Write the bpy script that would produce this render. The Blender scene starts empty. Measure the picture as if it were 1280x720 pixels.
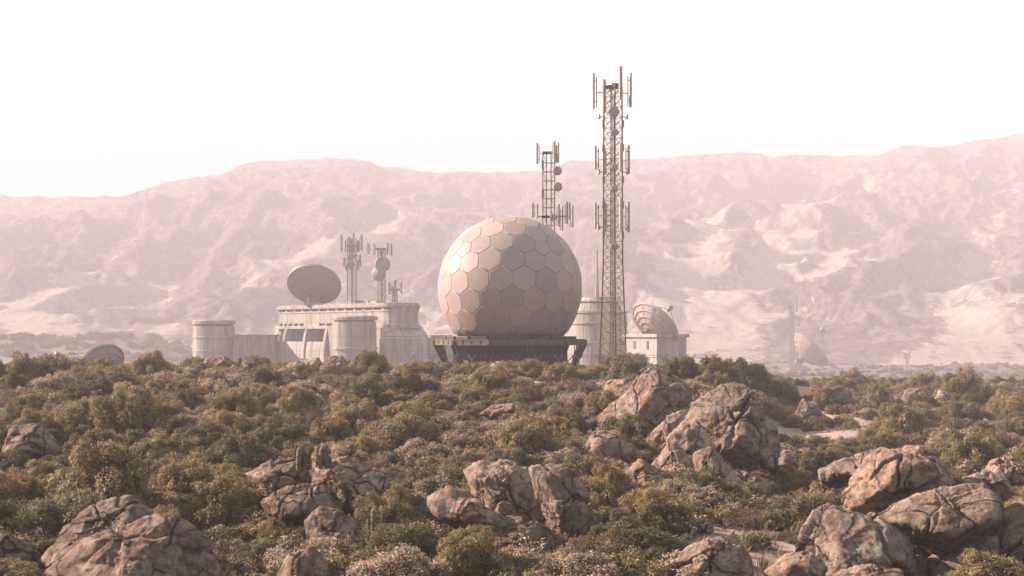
import bpy, bmesh, math, random
import numpy as np
from mathutils import Vector, Matrix, Euler

random.seed(7)
RNG = np.random.default_rng(7)
SC = bpy.context.scene
COL = SC.collection
F = 1280 * 50 / 36.0          # focal length in photo pixels
HOR = 418.0                   # horizon row in the photo
SUN = Vector((-0.85, 0.22, 0.46)).normalized()   # towards the sun


def P(px, py, d):
    """world point seen at photo pixel (px, py) at distance d from the camera"""
    return Vector(((px - 640) / F * d, d, -(py - HOR) / F * d))


# ------------------------------------------------------------------ noise
def _h(ix, iy, iz, seed):
    n = (ix.astype(np.int64) * 374761393 + iy.astype(np.int64) * 668265263 + iz.astype(np.int64) * 2147483647 + seed * 974634599) & 0xFFFFFFFF
    n = ((n ^ (n >> 13)) * 1274126177) & 0xFFFFFFFF
    n = ((n ^ (n >> 16)) * 2246822519) & 0xFFFFFFFF
    return (n ^ (n >> 15)) & 0xFFFFFFFF


_G = np.array([[1, 1, 0], [-1, 1, 0], [1, -1, 0], [-1, -1, 0], [1, 0, 1], [-1, 0, 1], [1, 0, -1], [-1, 0, -1], [0, 1, 1], [0, -1, 1], [0, 1, -1], [0, -1, -1]], float)


def perlin(p, seed=0):
    i = np.floor(p).astype(np.int64)
    f = p - i
    w = f * f * f * (f * (f * 6 - 15) + 10)
    out = 0
    for dx in (0, 1):
        wx = w[:, 0] if dx else 1 - w[:, 0]
        for dy in (0, 1):
            wy = w[:, 1] if dy else 1 - w[:, 1]
            for dz in (0, 1):
                wz = w[:, 2] if dz else 1 - w[:, 2]
                g = _G[_h(i[:, 0] + dx, i[:, 1] + dy, i[:, 2] + dz, seed) % 12]
                out = out + wx * wy * wz * (g[:, 0] * (f[:, 0] - dx) + g[:, 1] * (f[:, 1] - dy) + g[:, 2] * (f[:, 2] - dz))
    return out


def fbm(p, octv=4, seed=0, gain=0.5, lac=2.03, ridged=False):
    a, s, out = 1.0, 1.0, 0.0
    for o in range(octv):
        n = perlin(p * s + o * 17.3, seed + o)
        if ridged:
            n = 1 - 2 * np.abs(n) * 1.4
        out = out + a * n
        a *= gain
        s *= lac
    return out


def p3(x, y, z=0.0):
    x = np.asarray(x, float).ravel()
    y = np.asarray(y, float).ravel()
    return np.stack([x, y, np.full_like(x, z)], 1)


def voronoi(p, seed=0, full=False):
    """F1, F2 and a random number of the nearest cell; full adds the way from the cell's middle and three random numbers"""
    i = np.floor(p).astype(np.int64)
    f1 = np.full(len(p), 9.0)
    f2 = np.full(len(p), 9.0)
    cid = np.zeros(len(p))
    vec = np.zeros((len(p), 3))
    rnd = np.zeros((len(p), 3))
    for dx in (-1, 0, 1):
        for dy in (-1, 0, 1):
            for dz in (-1, 0, 1):
                c = i + np.array([dx, dy, dz])
                hh = [_h(c[:, 0], c[:, 1], c[:, 2], seed + k) / 4294967295.0 for k in (11, 12, 13)]
                q = c + np.stack(hh, 1)
                d = np.sqrt(((q - p) ** 2).sum(1))
                nearer = d < f1
                f2 = np.where(nearer, f1, np.minimum(f2, d))
                cid = np.where(nearer, hh[0] * 0.7 + hh[1] * 0.3, cid)
                if full:
                    vec = np.where(nearer[:, None], p - q, vec)
                    rnd = np.where(nearer[:, None], np.stack([(h * 7.31) % 1 for h in hh], 1), rnd)
                f1 = np.where(nearer, d, f1)
    if full:
        return f1, f2, cid, vec, rnd
    return f1, f2, cid


def smooth(a, b, x):
    t = np.clip((x - a) / (b - a), 0, 1)
    return t * t * (3 - 2 * t)


# ------------------------------------------------------------------ object helpers
ORG = {}


def link(o):
    COL.objects.link(o)
    return o


def tag(o, label=None, cat=None, group=None, kind=None):
    if label:
        o['label'] = label
    if cat:
        o['category'] = cat
    if group:
        o['group'] = group
    if kind:
        o['kind'] = kind
    return o


def thing(name, loc, label, cat, group=None):
    o = link(bpy.data.objects.new(name, None))
    o.location = loc
    o.empty_display_size = 0.3
    ORG[o.name] = Vector(loc)
    return tag(o, label, cat, group)


def mesh_np(name, v, f, mats=(), smooth_shade=False, attrs=None):
    me = bpy.data.meshes.new(name)
    v = np.asarray(v, np.float32)
    f = np.asarray(f, np.int32)
    k = f.shape[1]
    me.vertices.add(len(v))
    me.vertices.foreach_set('co', v.ravel())
    me.loops.add(f.size)
    me.loops.foreach_set('vertex_index', f.ravel())
    me.polygons.add(len(f))
    me.polygons.foreach_set('loop_start', np.arange(0, f.size, k, dtype=np.int32))
    try:
        me.polygons.foreach_set('loop_total', np.full(len(f), k, np.int32))
    except Exception:
        pass
    me.polygons.foreach_set('use_smooth', np.full(len(f), smooth_shade, bool))
    for m in mats:
        me.materials.append(m)
    for n, a in (attrs or {}).items():
        at = me.attributes.new(n, 'FLOAT', 'POINT')
        at.data.foreach_set('value', np.asarray(a, np.float32))
    me.update(calc_edges=True)
    me.validate()
    return me


class MB:
    """collects shapes in world space; build() links them as one mesh object"""

    def __init__(self):
        self.v, self.f, self.m, self.s = [], [], [], []

    def add(self, vs, fs, m=0, sm=False):
        n = len(self.v)
        self.v += [Vector(p) for p in vs]
        for f in fs:
            self.f.append([n + i for i in f])
            self.m.append(m)
            self.s.append(sm)
        return self

    def bar(self, p, q, r, n=4, m=0, r2=None, sm=None):
        p, q = Vector(p), Vector(q)
        d = (q - p)
        if d.length < 1e-6:
            return self
        d.normalize()
        u = d.cross(Vector((0, 0, 1)) if abs(d.z) < 0.9 else Vector((0, 1, 0))).normalized()
        w = d.cross(u)
        r2 = r if r2 is None else r2
        vs = []
        for c, rr in ((p, r), (q, r2)):
            for k in range(n):
                a = 2 * math.pi * (k + 0.5) / n
                vs.append(c + (u * math.cos(a) + w * math.sin(a)) * rr)
        fs = [[k, (k + 1) % n, n + (k + 1) % n, n + k] for k in range(n)]
        fs += [list(range(n - 1, -1, -1)), list(range(n, 2 * n))]
        return self.add(vs, fs, m, n > 6 if sm is None else sm)

    def box(self, c, size, rz=0.0, m=0, taper=1.0):
        c = Vector(c)
        sx, sy, sz = [s / 2 for s in size]
        R = Matrix.Rotation(rz, 3, 'Z')
        vs = []
        for z in (-1, 1):
            t = taper if z > 0 else 1
            for x, y in ((-1, -1), (1, -1), (1, 1), (-1, 1)):
                vs.append(c + R @ Vector((x * sx * t, y * sy * t, z * sz)))
        return self.add(vs, [[3, 2, 1, 0], [4, 5, 6, 7], [0, 1, 5, 4], [1, 2, 6, 5], [2, 3, 7, 6], [3, 0, 4, 7]], m)

    def lathe(self, prof, c, n=32, axis=(0, 0, 1), m=0, sm=True, a0=0.0, a1=None, closed=False):
        """profile of (radius, height) turned round an axis through c"""
        c = Vector(c)
        ax = Vector(axis).normalized()
        u = ax.cross(Vector((0, 0, 1)) if abs(ax.z) < 0.9 else Vector((0, 1, 0))).normalized()
        w = ax.cross(u)
        full = a1 is None
        a1 = 2 * math.pi if full else a1
        cols = n if full else n + 1
        vs = []
        for r, h in prof:
            for k in range(cols):
                a = a0 + (a1 - a0) * k / n
                vs.append(c + ax * h + (u * math.cos(a) + w * math.sin(a)) * r)
        fs = []
        L = len(prof)
        for i in range(L if closed else L - 1):
            j = (i + 1) % L
            for k in range(n):
                k2 = (k + 1) % cols
                fs.append([i * cols + k, i * cols + k2, j * cols + k2, j * cols + k])
        return self.add(vs, fs, m, sm)

    def prism(self, poly, z0, z1, m=0, top=None):
        """footprint polygon (x, y) extruded; top = another polygon for battered walls"""
        n = len(poly)
        top = top or poly
        vs = [Vector((x, y, z0)) for x, y in poly] + [Vector((x, y, z1)) for x, y in top]
        fs = [[k, (k + 1) % n, n + (k + 1) % n, n + k] for k in range(n)] + [list(range(n - 1, -1, -1)), list(range(n, 2 * n))]
        return self.add(vs, fs, m)

    def build(self, name, mats, parent=None, loc=None, bevel=0.0):
        if not isinstance(mats, (list, tuple)):
            mats = [mats]
        if parent is not None:
            org = ORG[parent.name]
        else:
            org = Vector(loc) if loc is not None else Vector((0, 0, 0))
        me = bpy.data.meshes.new(name)
        me.from_pydata([tuple(p - org) for p in self.v], [], self.f)
        for m in mats:
            me.materials.append(m)
        me.polygons.foreach_set('material_index', self.m)
        me.polygons.foreach_set('use_smooth', self.s)
        bm = bmesh.new()
        bm.from_mesh(me)
        bmesh.ops.recalc_face_normals(bm, faces=bm.faces)
        bm.to_mesh(me)
        bm.free()
        me.update()
        o = link(bpy.data.objects.new(name, me))
        if parent is not None:
            o.parent = parent
        else:
            o.location = org
        ORG[o.name] = org
        if bevel:
            b = o.modifiers.new('bevel', 'BEVEL')
            b.width = bevel
            b.segments = 2
            b.limit_method = 'ANGLE'
        return o


# ------------------------------------------------------------------ materials
class NT:
    def __init__(self, name):
        self.mat = bpy.data.materials.new(name)
        self.mat.use_nodes = True
        self.t = self.mat.node_tree
        self.t.nodes.clear()
        self.out = self.n('ShaderNodeOutputMaterial')

    def n(self, kind, **kw):
        x = self.t.nodes.new(kind)
        for k, v in kw.items():
            setattr(x, k, v)
        return x

    def l(self, a, b):
        self.t.links.new(a, b)

    def noise(self, vec, scale, detail=6, rough=0.55, dist=0.0):
        x = self.n('ShaderNodeTexNoise')
        x.inputs['Scale'].default_value = scale
        x.inputs['Detail'].default_value = detail
        x.inputs['Roughness'].default_value = rough
        x.inputs['Distortion'].default_value = dist
        if vec is not None:
            self.l(vec, x.inputs['Vector'])
        return x.outputs['Fac']

    def ramp(self, fac, stops):
        x = self.n('ShaderNodeValToRGB')
        e = x.color_ramp.elements
        while len(e) < len(stops):
            e.new(0.5)
        for k, (pos, c) in enumerate(stops):
            e[k].position = pos
            e[k].color = (*c, 1) if len(c) == 3 else c
        self.l(fac, x.inputs['Fac'])
        return x.outputs['Color']

    def mix(self, fac, a, b, mode='MIX'):
        x = self.n('ShaderNodeMix', data_type='RGBA', blend_type=mode)
        for sock, val in ((x.inputs[0], fac), (x.inputs[6], a), (x.inputs[7], b)):
            if hasattr(val, 'is_output'):
                self.l(val, sock)
            elif isinstance(val, (int, float)):
                sock.default_value = val
            else:
                sock.default_value = (*val, 1)
        return x.outputs[2]

    def math(self, op, a, b=0.5, clamp=False):
        x = self.n('ShaderNodeMath', operation=op, use_clamp=clamp)
        for sock, val in ((x.inputs[0], a), (x.inputs[1], b)):
            if hasattr(val, 'is_output'):
                self.l(val, sock)
            else:
                sock.default_value = val
        return x.outputs[0]

    def attr(self, name):
        return self.n('ShaderNodeAttribute', attribute_name=name).outputs['Fac']

    def maprange(self, v, a, b, c=0.0, d=1.0):
        x = self.n('ShaderNodeMapRange')
        self.l(v, x.inputs['Value'])
        for k, val in zip(('From Min', 'From Max', 'To Min', 'To Max'), (a, b, c, d)):
            x.inputs[k].default_value = val
        return x.outputs['Result']

    def obj_vec(self):
        return self.n('ShaderNodeTexCoord').outputs['Object']

    def scaled(self, vec, sc):
        x = self.n('ShaderNodeMapping')
        x.inputs['Scale'].default_value = sc
        self.l(vec, x.inputs['Vector'])
        return x.outputs['Vector']

    def geo(self, name):
        return self.n('ShaderNodeNewGeometry').outputs[name]

    def bump(self, h, strength, dist, prev=None):
        x = self.n('ShaderNodeBump')
        x.inputs['Strength'].default_value = strength
        x.inputs['Distance'].default_value = dist
        self.l(h, x.inputs['Height'])
        if prev is not None:
            self.l(prev, x.inputs['Normal'])
        return x.outputs['Normal']

    def surface(self, color, rough=0.8, normal=None, metal=0.0, spec=0.5):
        b = self.n('ShaderNodeBsdfPrincipled')
        for sock, val in (('Base Color', color), ('Roughness', rough), ('Metallic', metal), ('Specular IOR Level', spec)):
            if hasattr(val, 'is_output'):
                self.l(val, b.inputs[sock])
            elif isinstance(val, (int, float)):
                b.inputs[sock].default_value = val
            else:
                b.inputs[sock].default_value = (*val, 1)
        if normal is not None:
            self.l(normal, b.inputs['Normal'])
        self.l(b.outputs[0], self.out.inputs['Surface'])
        return self.mat


def mat_paint(name, col, rough=0.5, metal=0.0, wear=0.25, scale=3.0):
    t = NT(name)
    v = t.obj_vec()
    n1 = t.noise(v, scale, 8, 0.65)
    c = t.mix(t.maprange(n1, 0.35, 0.7), [x * (1 - wear) for x in col], [min(1, x * (1 + wear * 0.5)) for x in col])
    drip = t.noise(t.scaled(v, (6, 6, 0.5)), 1.4, 6, 0.6)
    c = t.mix(t.maprange(drip, 0.55, 0.75, 0, wear * 1.6), c, [col[0] * 0.55, col[1] * 0.42, col[2] * 0.33])
    return t.surface(c, t.maprange(n1, 0.3, 0.7, rough - 0.08, rough + 0.15), t.bump(n1, 0.15, 0.02), metal)


def mat_concrete(name, col):
    t = NT(name)
    v = t.obj_vec()
    big = t.noise(v, 0.22, 6, 0.6)
    c = t.mix(t.maprange(big, 0.3, 0.72), [x * 0.78 for x in col], [x * 1.12 for x in col])
    streak = t.noise(t.scaled(v, (1.1, 1.1, 0.07)), 1.0, 8, 0.65, 0.3)
    c = t.mix(t.maprange(streak, 0.48, 0.62, 0, 0.85), c, [x * y for x, y in zip(col, (0.34, 0.38, 0.38))])
    pale = t.noise(t.scaled(v, (1.7, 1.7, 0.12)), 0.8, 6, 0.6)
    c = t.mix(t.maprange(pale, 0.56, 0.75, 0, 0.55), c, [min(1, x * 1.45) for x in col])
    # joints of the cast panels: lines on object coordinates
    sep = t.n('ShaderNodeSeparateXYZ')
    t.l(v, sep.inputs[0])
    zz = t.math('FRACT', t.math('MULTIPLY', sep.outputs['Z'], 1 / 2.9))
    zl = t.math('LESS_THAN', zz, 0.035)
    along = t.math('ADD', t.math('MULTIPLY', sep.outputs['X'], 0.83), t.math('MULTIPLY', sep.outputs['Y'], -0.55))
    xx = t.math('FRACT', t.math('MULTIPLY', along, 1 / 4.6))
    xl = t.math('LESS_THAN', xx, 0.02)
    joint = t.math('MAXIMUM', zl, xl)
    c = t.mix(t.math('MULTIPLY', joint, 0.6), c, [x * 0.4 for x in col])
    fine = t.noise(v, 5.0, 6, 0.6)
    return t.surface(c, 0.9, t.bump(t.math('SUBTRACT', fine, t.math('MULTIPLY', joint, 0.8)), 0.5, 0.08), 0, 0.2)


def mat_rock(name, tone=(1, 1, 1), sc=1.0):
    t = NT(name)
    v = t.obj_vec()
    oi = t.n('ShaderNodeObjectInfo').outputs['Random']
    big = t.noise(v, 0.55 * sc, 5, 0.6, 0.4)
    mid = t.noise(v, 3.2 * sc, 10, 0.68)
    fine = t.noise(v, 17 * sc, 8, 0.7)
    a = [0.185 * tone[0], 0.120 * tone[1], 0.088 * tone[2]]
    b = [0.345 * tone[0], 0.242 * tone[1], 0.188 * tone[2]]
    d = [0.47 * tone[0], 0.345 * tone[1], 0.275 * tone[2]]
    c = t.ramp(big, [(0.3, a), (0.52, b), (0.75, d)])
    c = t.mix(t.maprange(mid, 0.44, 0.62, 0, 0.85), c, [x * 0.45 for x in a])
    lich = t.noise(v, 2.1 * sc, 12, 0.75, 0.6)
    c = t.mix(t.maprange(lich, 0.54, 0.61, 0, 0.6), c, (0.40, 0.305, 0.24))
    fc = t.noise(v, 9 * sc, 6, 0.75)
    c = t.mix(t.maprange(fc, 0.5, 0.62, 0, 0.6), c, (0.10, 0.07, 0.055))
    ora = t.noise(v, 1.2 * sc, 10, 0.75, 1.0)
    c = t.mix(t.maprange(ora, 0.6, 0.68, 0, 0.5), c, (0.235, 0.125, 0.07))
    spk = t.noise(v, 42 * sc, 3, 0.6)
    c = t.mix(t.maprange(spk, 0.62, 0.72, 0, 0.5), c, (0.075, 0.055, 0.048))
    c = t.mix(t.maprange(spk, 0.38, 0.28, 0, 0.4), c, (0.38, 0.31, 0.26))
    c = t.mix(0.45, c, t.mix(oi, [0.62, 0.60, 0.60], [1.25, 1.12, 1.02]), 'MULTIPLY')
    # thin joints and hairline cracks, filled with dark dirt
    wv = t.n('ShaderNodeVectorMath', operation='MULTIPLY_ADD')
    nz = t.n('ShaderNodeTexNoise')
    nz.inputs['Scale'].default_value = 1.1 * sc
    nz.inputs['Detail'].default_value = 5
    t.l(v, nz.inputs['Vector'])
    t.l(nz.outputs['Color'], wv.inputs[0])
    wv.inputs[1].default_value = (0.75, 0.75, 0.75)
    sh = t.n('ShaderNodeVectorMath', operation='ADD')
    cmb = t.n('ShaderNodeCombineXYZ')
    t.l(t.math('MULTIPLY', oi, 37.0), cmb.inputs['X'])
    t.l(v, sh.inputs[0])
    t.l(cmb.outputs[0], sh.inputs[1])
    t.l(sh.outputs[0], wv.inputs[2])
    crk = None
    for scale, wd, lo in ((0.62, 0.020, 0.40), (1.5, 0.030, 0.52)):
        vo = t.n('ShaderNodeTexVoronoi', feature='DISTANCE_TO_EDGE')
        vo.inputs['Scale'].default_value = scale * sc
        t.l(wv.outputs[0], vo.inputs['Vector'])
        line = t.maprange(vo.outputs['Distance'], 0.0, wd, 1, 0)
        line = t.math('MULTIPLY', line, t.maprange(t.noise(sh.outputs[0], 0.8 * sc, 3, 0.6), lo, lo + 0.08), True)
        crk = line if crk is None else t.math('MAXIMUM', crk, line)
    c = t.mix(t.math('MULTIPLY', crk, 0.85, True), c, (0.028, 0.02, 0.017))
    nrm = t.bump(t.math('SUBTRACT', mid, t.math('MULTIPLY', crk, 0.9)), 1.0, 0.14)
    nrm = t.bump(fc, 0.9, 0.06, nrm)
    nrm = t.bump(fine, 0.6, 0.035, nrm)
    return t.surface(c, 0.93, nrm, 0, 0.15)


def mat_leaf(name, dark, light, tip=None, trans=0.3, hue_amount=0.25):
    """leaf colour: random per leaf (attribute lv), own tint of every plant, and the species' tip colour (attribute tip)"""
    t = NT(name)
    lv = t.attr('lv')
    oi = t.n('ShaderNodeObjectInfo').outputs['Random']
    c = t.mix(lv, dark, light)
    c = t.mix(hue_amount, c, t.mix(oi, [0.55, 0.72, 0.75], [1.45, 1.2, 0.9]), 'MULTIPLY')
    if tip:
        c = t.mix(t.attr('tip'), c, tip)
    b = t.n('ShaderNodeBsdfPrincipled')
    t.l(c, b.inputs['Base Color'])
    b.inputs['Roughness'].default_value = 0.7
    b.inputs['Specular IOR Level'].default_value = 0.25
    tr = t.n('ShaderNodeBsdfTranslucent')
    t.l(c, tr.inputs['Color'])
    m = t.n('ShaderNodeMixShader')
    m.inputs[0].default_value = trans
    t.l(b.outputs[0], m.inputs[1])
    t.l(tr.outputs[0], m.inputs[2])
    t.l(m.outputs[0], t.out.inputs['Surface'])
    return t.mat


def mat_ground():
    t = NT('dry_earth')
    v = t.obj_vec()
    big = t.noise(v, 0.25, 6, 0.6)
    mid = t.noise(v, 2.2, 10, 0.7)
    fine = t.noise(v, 14, 8, 0.7)
    c = t.ramp(big, [(0.3, (0.070, 0.050, 0.036)), (0.55, (0.11, 0.077, 0.056)), (0.75, (0.165, 0.115, 0.088))])
    c = t.mix(t.maprange(mid, 0.45, 0.65, 0, 0.7), c, (0.065, 0.055, 0.036))
    c = t.mix(t.maprange(fine, 0.58, 0.7, 0, 0.5), c, (0.26, 0.195, 0.155))
    c = t.mix(t.attr('sand'), c, t.mix(mid, (0.27, 0.185, 0.145), (0.40, 0.285, 0.23)))
    c = t.mix(t.attr('valley'), c, t.ramp(t.noise(v, 0.03, 10, 0.7), [(0.35, (0.075, 0.060, 0.048)), (0.5, (0.11, 0.085, 0.072)), (0.72, (0.19, 0.14, 0.125))]))
    return t.surface(c, 0.95, t.bump(fine, 0.6, 0.05, t.bump(mid, 0.6, 0.2)), 0, 0.1)


def mat_mountain():
    t = NT('pink_rock_and_sand')
    v = t.obj_vec()
    n1 = t.noise(v, 0.012, 8, 0.65, 0.5)
    n2 = t.noise(v, 0.06, 12, 0.75, 0.4)
    n3 = t.noise(v, 0.22, 8, 0.75)
    c = t.ramp(n1, [(0.3, (0.225, 0.155, 0.17)), (0.55, (0.30, 0.212, 0.224)), (0.75, (0.37, 0.275, 0.278))])
    c = t.mix(t.maprange(n2, 0.46, 0.55, 0, 0.8), c, (0.125, 0.083, 0.095))
    c = t.mix(t.maprange(n3, 0.5, 0.57, 0, 0.75), c, (0.065, 0.043, 0.05))
    s = t.math('ADD', t.attr('sand'), t.maprange(n2, 0.3, 0.7, -0.6, 0.6))
    s2 = t.maprange(s, 0.42, 0.62)
    c = t.mix(s2, c, t.mix(n1, (0.50, 0.40, 0.36), (0.58, 0.475, 0.43)))
    nrm = t.bump(n2, 1.0, 16.0)
    nrm = t.bump(n3, 1.0, 6.5, nrm)
    return t.surface(c, 0.95, nrm, 0, 0.1)


M = {}
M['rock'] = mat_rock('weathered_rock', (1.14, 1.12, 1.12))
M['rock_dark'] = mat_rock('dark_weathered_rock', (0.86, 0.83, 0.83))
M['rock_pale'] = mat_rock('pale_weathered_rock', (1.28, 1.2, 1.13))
M['ground'] = mat_ground()
M['mountain'] = mat_mountain()
M['olive'] = mat_leaf('olive_leaf', (0.055, 0.039, 0.015), (0.41, 0.296, 0.13), trans=0.33)
M['grey'] = mat_leaf('grey_green_leaf', (0.045, 0.039, 0.021), (0.26, 0.21, 0.115), trans=0.3)
M['straw'] = mat_leaf('straw_topped_leaf', (0.045, 0.037, 0.021), (0.215, 0.165, 0.095), tip=(0.42, 0.29, 0.205), trans=0.3)
M['heath'] = mat_leaf('brown_heath_leaf', (0.042, 0.026, 0.017), (0.215, 0.13, 0.082), tip=(0.26, 0.158, 0.10), trans=0.3)
M['green'] = mat_leaf('dark_green_leaf', (0.034, 0.030, 0.013), (0.215, 0.175, 0.078), trans=0.3)
M['yellow'] = mat_leaf('pale_yellow_leaf', (0.13, 0.11, 0.05), (0.33, 0.27, 0.12), trans=0.3)
M['dry'] = mat_leaf('dry_grass_blade', (0.12, 0.085, 0.05), (0.30, 0.215, 0.13), trans=0.25)
M['twig'] = mat_paint('bark', (0.095, 0.066, 0.05), 0.9)
M['panel'] = None
M['olive_metal'] = mat_paint('olive_painted_steel', (0.235, 0.18, 0.098), 0.55, 0.0, 0.3)
M['dark_metal'] = mat_paint('dark_steel', (0.045, 0.032, 0.030), 0.55, 0.3, 0.3)
M['platform'] = mat_paint('brown_platform_steel', (0.085, 0.062, 0.044), 0.6, 0.0, 0.3)
M['tan_metal'] = mat_paint('tan_painted_steel', (0.25, 0.19, 0.14), 0.5, 0.1, 0.3)
M['antenna'] = mat_paint('pale_antenna_cover', (0.36, 0.27, 0.25), 0.55, 0.0, 0.25)
M['grey_metal'] = mat_paint('grey_steel', (0.19, 0.165, 0.15), 0.5, 0.2, 0.25)
M['concrete'] = mat_concrete('stained_concrete', (0.30, 0.25, 0.22))
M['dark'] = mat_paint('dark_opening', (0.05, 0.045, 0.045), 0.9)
M['glass'] = mat_paint('dusty_glass', (0.10, 0.10, 0.10), 0.15)
M['cactus'] = mat_paint('hairy_cactus', (0.23, 0.175, 0.12), 0.9)


def mat_dish():
    t = NT('weathered_dish')
    v = t.obj_vec()
    n = t.noise(v, 0.9, 8, 0.65)
    c = t.mix(t.maprange(n, 0.35, 0.7), (0.19, 0.155, 0.135), (0.265, 0.215, 0.19))
    return t.surface(c, 0.6, t.bump(n, 0.2, 0.03), 0.1)


M['dish'] = mat_dish()
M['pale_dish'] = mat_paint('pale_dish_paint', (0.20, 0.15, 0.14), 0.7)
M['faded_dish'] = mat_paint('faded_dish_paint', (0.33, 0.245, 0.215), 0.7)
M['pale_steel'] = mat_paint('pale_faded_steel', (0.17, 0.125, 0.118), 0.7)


def mat_dome():
    t = NT('radome_panel')
    v = t.obj_vec()
    n = t.noise(v, 0.8, 8, 0.65)
    n2 = t.noise(t.scaled(v, (2.5, 2.5, 0.4)), 1.2, 8, 0.65)
    pid = t.attr('pid')
    c = t.mix(t.maprange(n, 0.3, 0.7), (0.325, 0.228, 0.208), (0.38, 0.276, 0.25))
    c = t.mix(t.maprange(n2, 0.5, 0.75, 0, 0.35), c, (0.28, 0.215, 0.185))
    c = t.mix(0.36, c, t.mix(pid, (0.68, 0.66, 0.66), (1.3, 1.24, 1.2)), 'MULTIPLY')
    return t.surface(c, t.maprange(n, 0.3, 0.7, 0.42, 0.55), t.bump(t.noise(v, 0.35, 2, 0.5), 0.25, 0.25), 0.0, 0.12)


M['panel'] = mat_dome()

# ------------------------------------------------------------------ terrain
LD = [-30, 10, 25, 35, 45, 55, 65, 75, 82, 88, 94, 130, 180, 230, 350, 600, 900]
LZ = [-5.6, -5.2, -4.85, -4.55, -4.1, -3.48, -2.82, -2.30, -2.14, -2.5, -2.85, -3.6, -6.3, -8, -11, -14, -14]
RD = [-30, 10, 25, 45, 70, 100, 125, 140, 165, 230, 350, 600, 900]
RZ = [-5.6, -5.2, -4.9, -4.95, -4.9, -4.85, -4.75, -5.2, -7.5, -10, -12, -14, -14]


def ground_z(x, y):
    x = np.asarray(x, float)
    y = np.asarray(y, float)
    s = x / np.maximum(y, 8.0) * F + 640
    w = smooth(850, 1010, s)
    zl = np.interp(y, LD, LZ)
    zr = np.interp(y, RD, RZ)
    z = zl * (1 - w) + zr * w
    sh = x.shape
    n = fbm(p3(x / 9.0, y / 9.0, 0.3), 3, 5).reshape(sh) * 0.42
    n2 = fbm(p3(x / 1.6, y / 1.6, 0.7), 3, 9).reshape(sh) * 0.10
    far = smooth(150, 300, y)
    n3 = fbm(p3(x / 60.0, y / 60.0, 0.9), 4, 15).reshape(sh) * 3.0
    z = z + n * (1 - 0.5 * smooth(70, 90, y)) + n2 + far * n3
    z = z + 11.0 * np.exp(-(((x + 198) / 58) ** 2 + ((y - 545) / 30) ** 2))
    z = z + 6.5 * np.exp(-(((x + 142) / 32) ** 2 + ((y - 560) / 26) ** 2))
    return z


def gz(x, y):
    return float(ground_z(np.array([x]), np.array([y]))[0])


DEP = np.concatenate([np.arange(18, 60, 0.25), np.arange(60, 140, 0.5)])


def ground_depth(px, py):
    """distance at which the ground shows at a photo pixel"""
    x = (px - 640) / F * DEP
    gpy = HOR - ground_z(x, DEP) / DEP * F
    ok = np.nonzero(gpy <= py)[0]
    return float(DEP[ok[0]]) if len(ok) else 86.0


def path_dist(x, y):
    """distance to the centre line of the sandy track"""
    pts = PATH
    best = np.full(np.shape(x), 1e9)
    for (ax, ay), (bx, by) in zip(pts[:-1], pts[1:]):
        dx, dy = bx - ax, by - ay
        t = np.clip(((x - ax) * dx + (y - ay) * dy) / (dx * dx + dy * dy), 0, 1)
        best = np.minimum(best, np.hypot(x - ax - t * dx, y - ay - t * dy))
    return best


PATH = []
for _px, _py in ((960, 505), (1030, 518), (1075, 529), (1115, 537), (1150, 541), (1190, 536), (1240, 528), (1330, 520)):
    _d = ground_depth(_px, _py)
    PATH.append(((_px - 640) / F * _d, _d))
SANDY = []
for _px, _py, _r in ((950, 705, 2.0), (985, 712, 1.8), (1010, 690, 1.3), (925, 690, 1.0), (700, 480, 3.0), (740, 470, 2.5), (1045, 545, 2.4), (1000, 545, 3.0), (20, 520, 2.0), (190, 560, 1.0), (1150, 600, 2.0)):
    _d = ground_depth(_px, _py)
    SANDY.append(((_px - 640) / F * _d, _d, _r))


def sand_at(x, y):
    n = fbm(p3(np.asarray(x) / 1.3, np.asarray(y) / 1.3, 3.0), 3, 21).reshape(np.shape(x))
    s = 1 - smooth(0.5, 1.7, path_dist(x, y) + n * 1.0)
    for cx, cy, r in SANDY:
        s = np.maximum(s, 1 - smooth(0.55, 1.0, np.hypot(x - cx, (y - cy) * 0.5) / r + n * 0.5))
    return s


def build_ground():
    rows = np.concatenate([np.linspace(-28, 18, 40), np.geomspace(18.5, 140, 420), np.geomspace(142, 760, 160)])
    us = np.linspace(-0.62, 0.62, 520)
    Y, U = np.meshgrid(rows, us, indexing='ij')
    X = U * (Y + 44)
    Z = ground_z(X, Y)
    Z = Z - 3.0 * smooth(600, 760, Y)
    S = sand_at(X, Y)
    nr, nc = X.shape
    idx = np.arange(nr * nc).reshape(nr, nc)
    f = np.stack([idx[:-1, :-1], idx[:-1, 1:], idx[1:, 1:], idx[1:, :-1]], -1).reshape(-1, 4)
    me = mesh_np('ground', np.stack([X, Y, Z], -1).reshape(-1, 3), f, [M['ground']], True,
                 {'sand': S.ravel(), 'valley': smooth(140, 220, Y).ravel()})
    o = link(bpy.data.objects.new('ground', me))
    tag(o, kind='structure')


build_ground()


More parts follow.
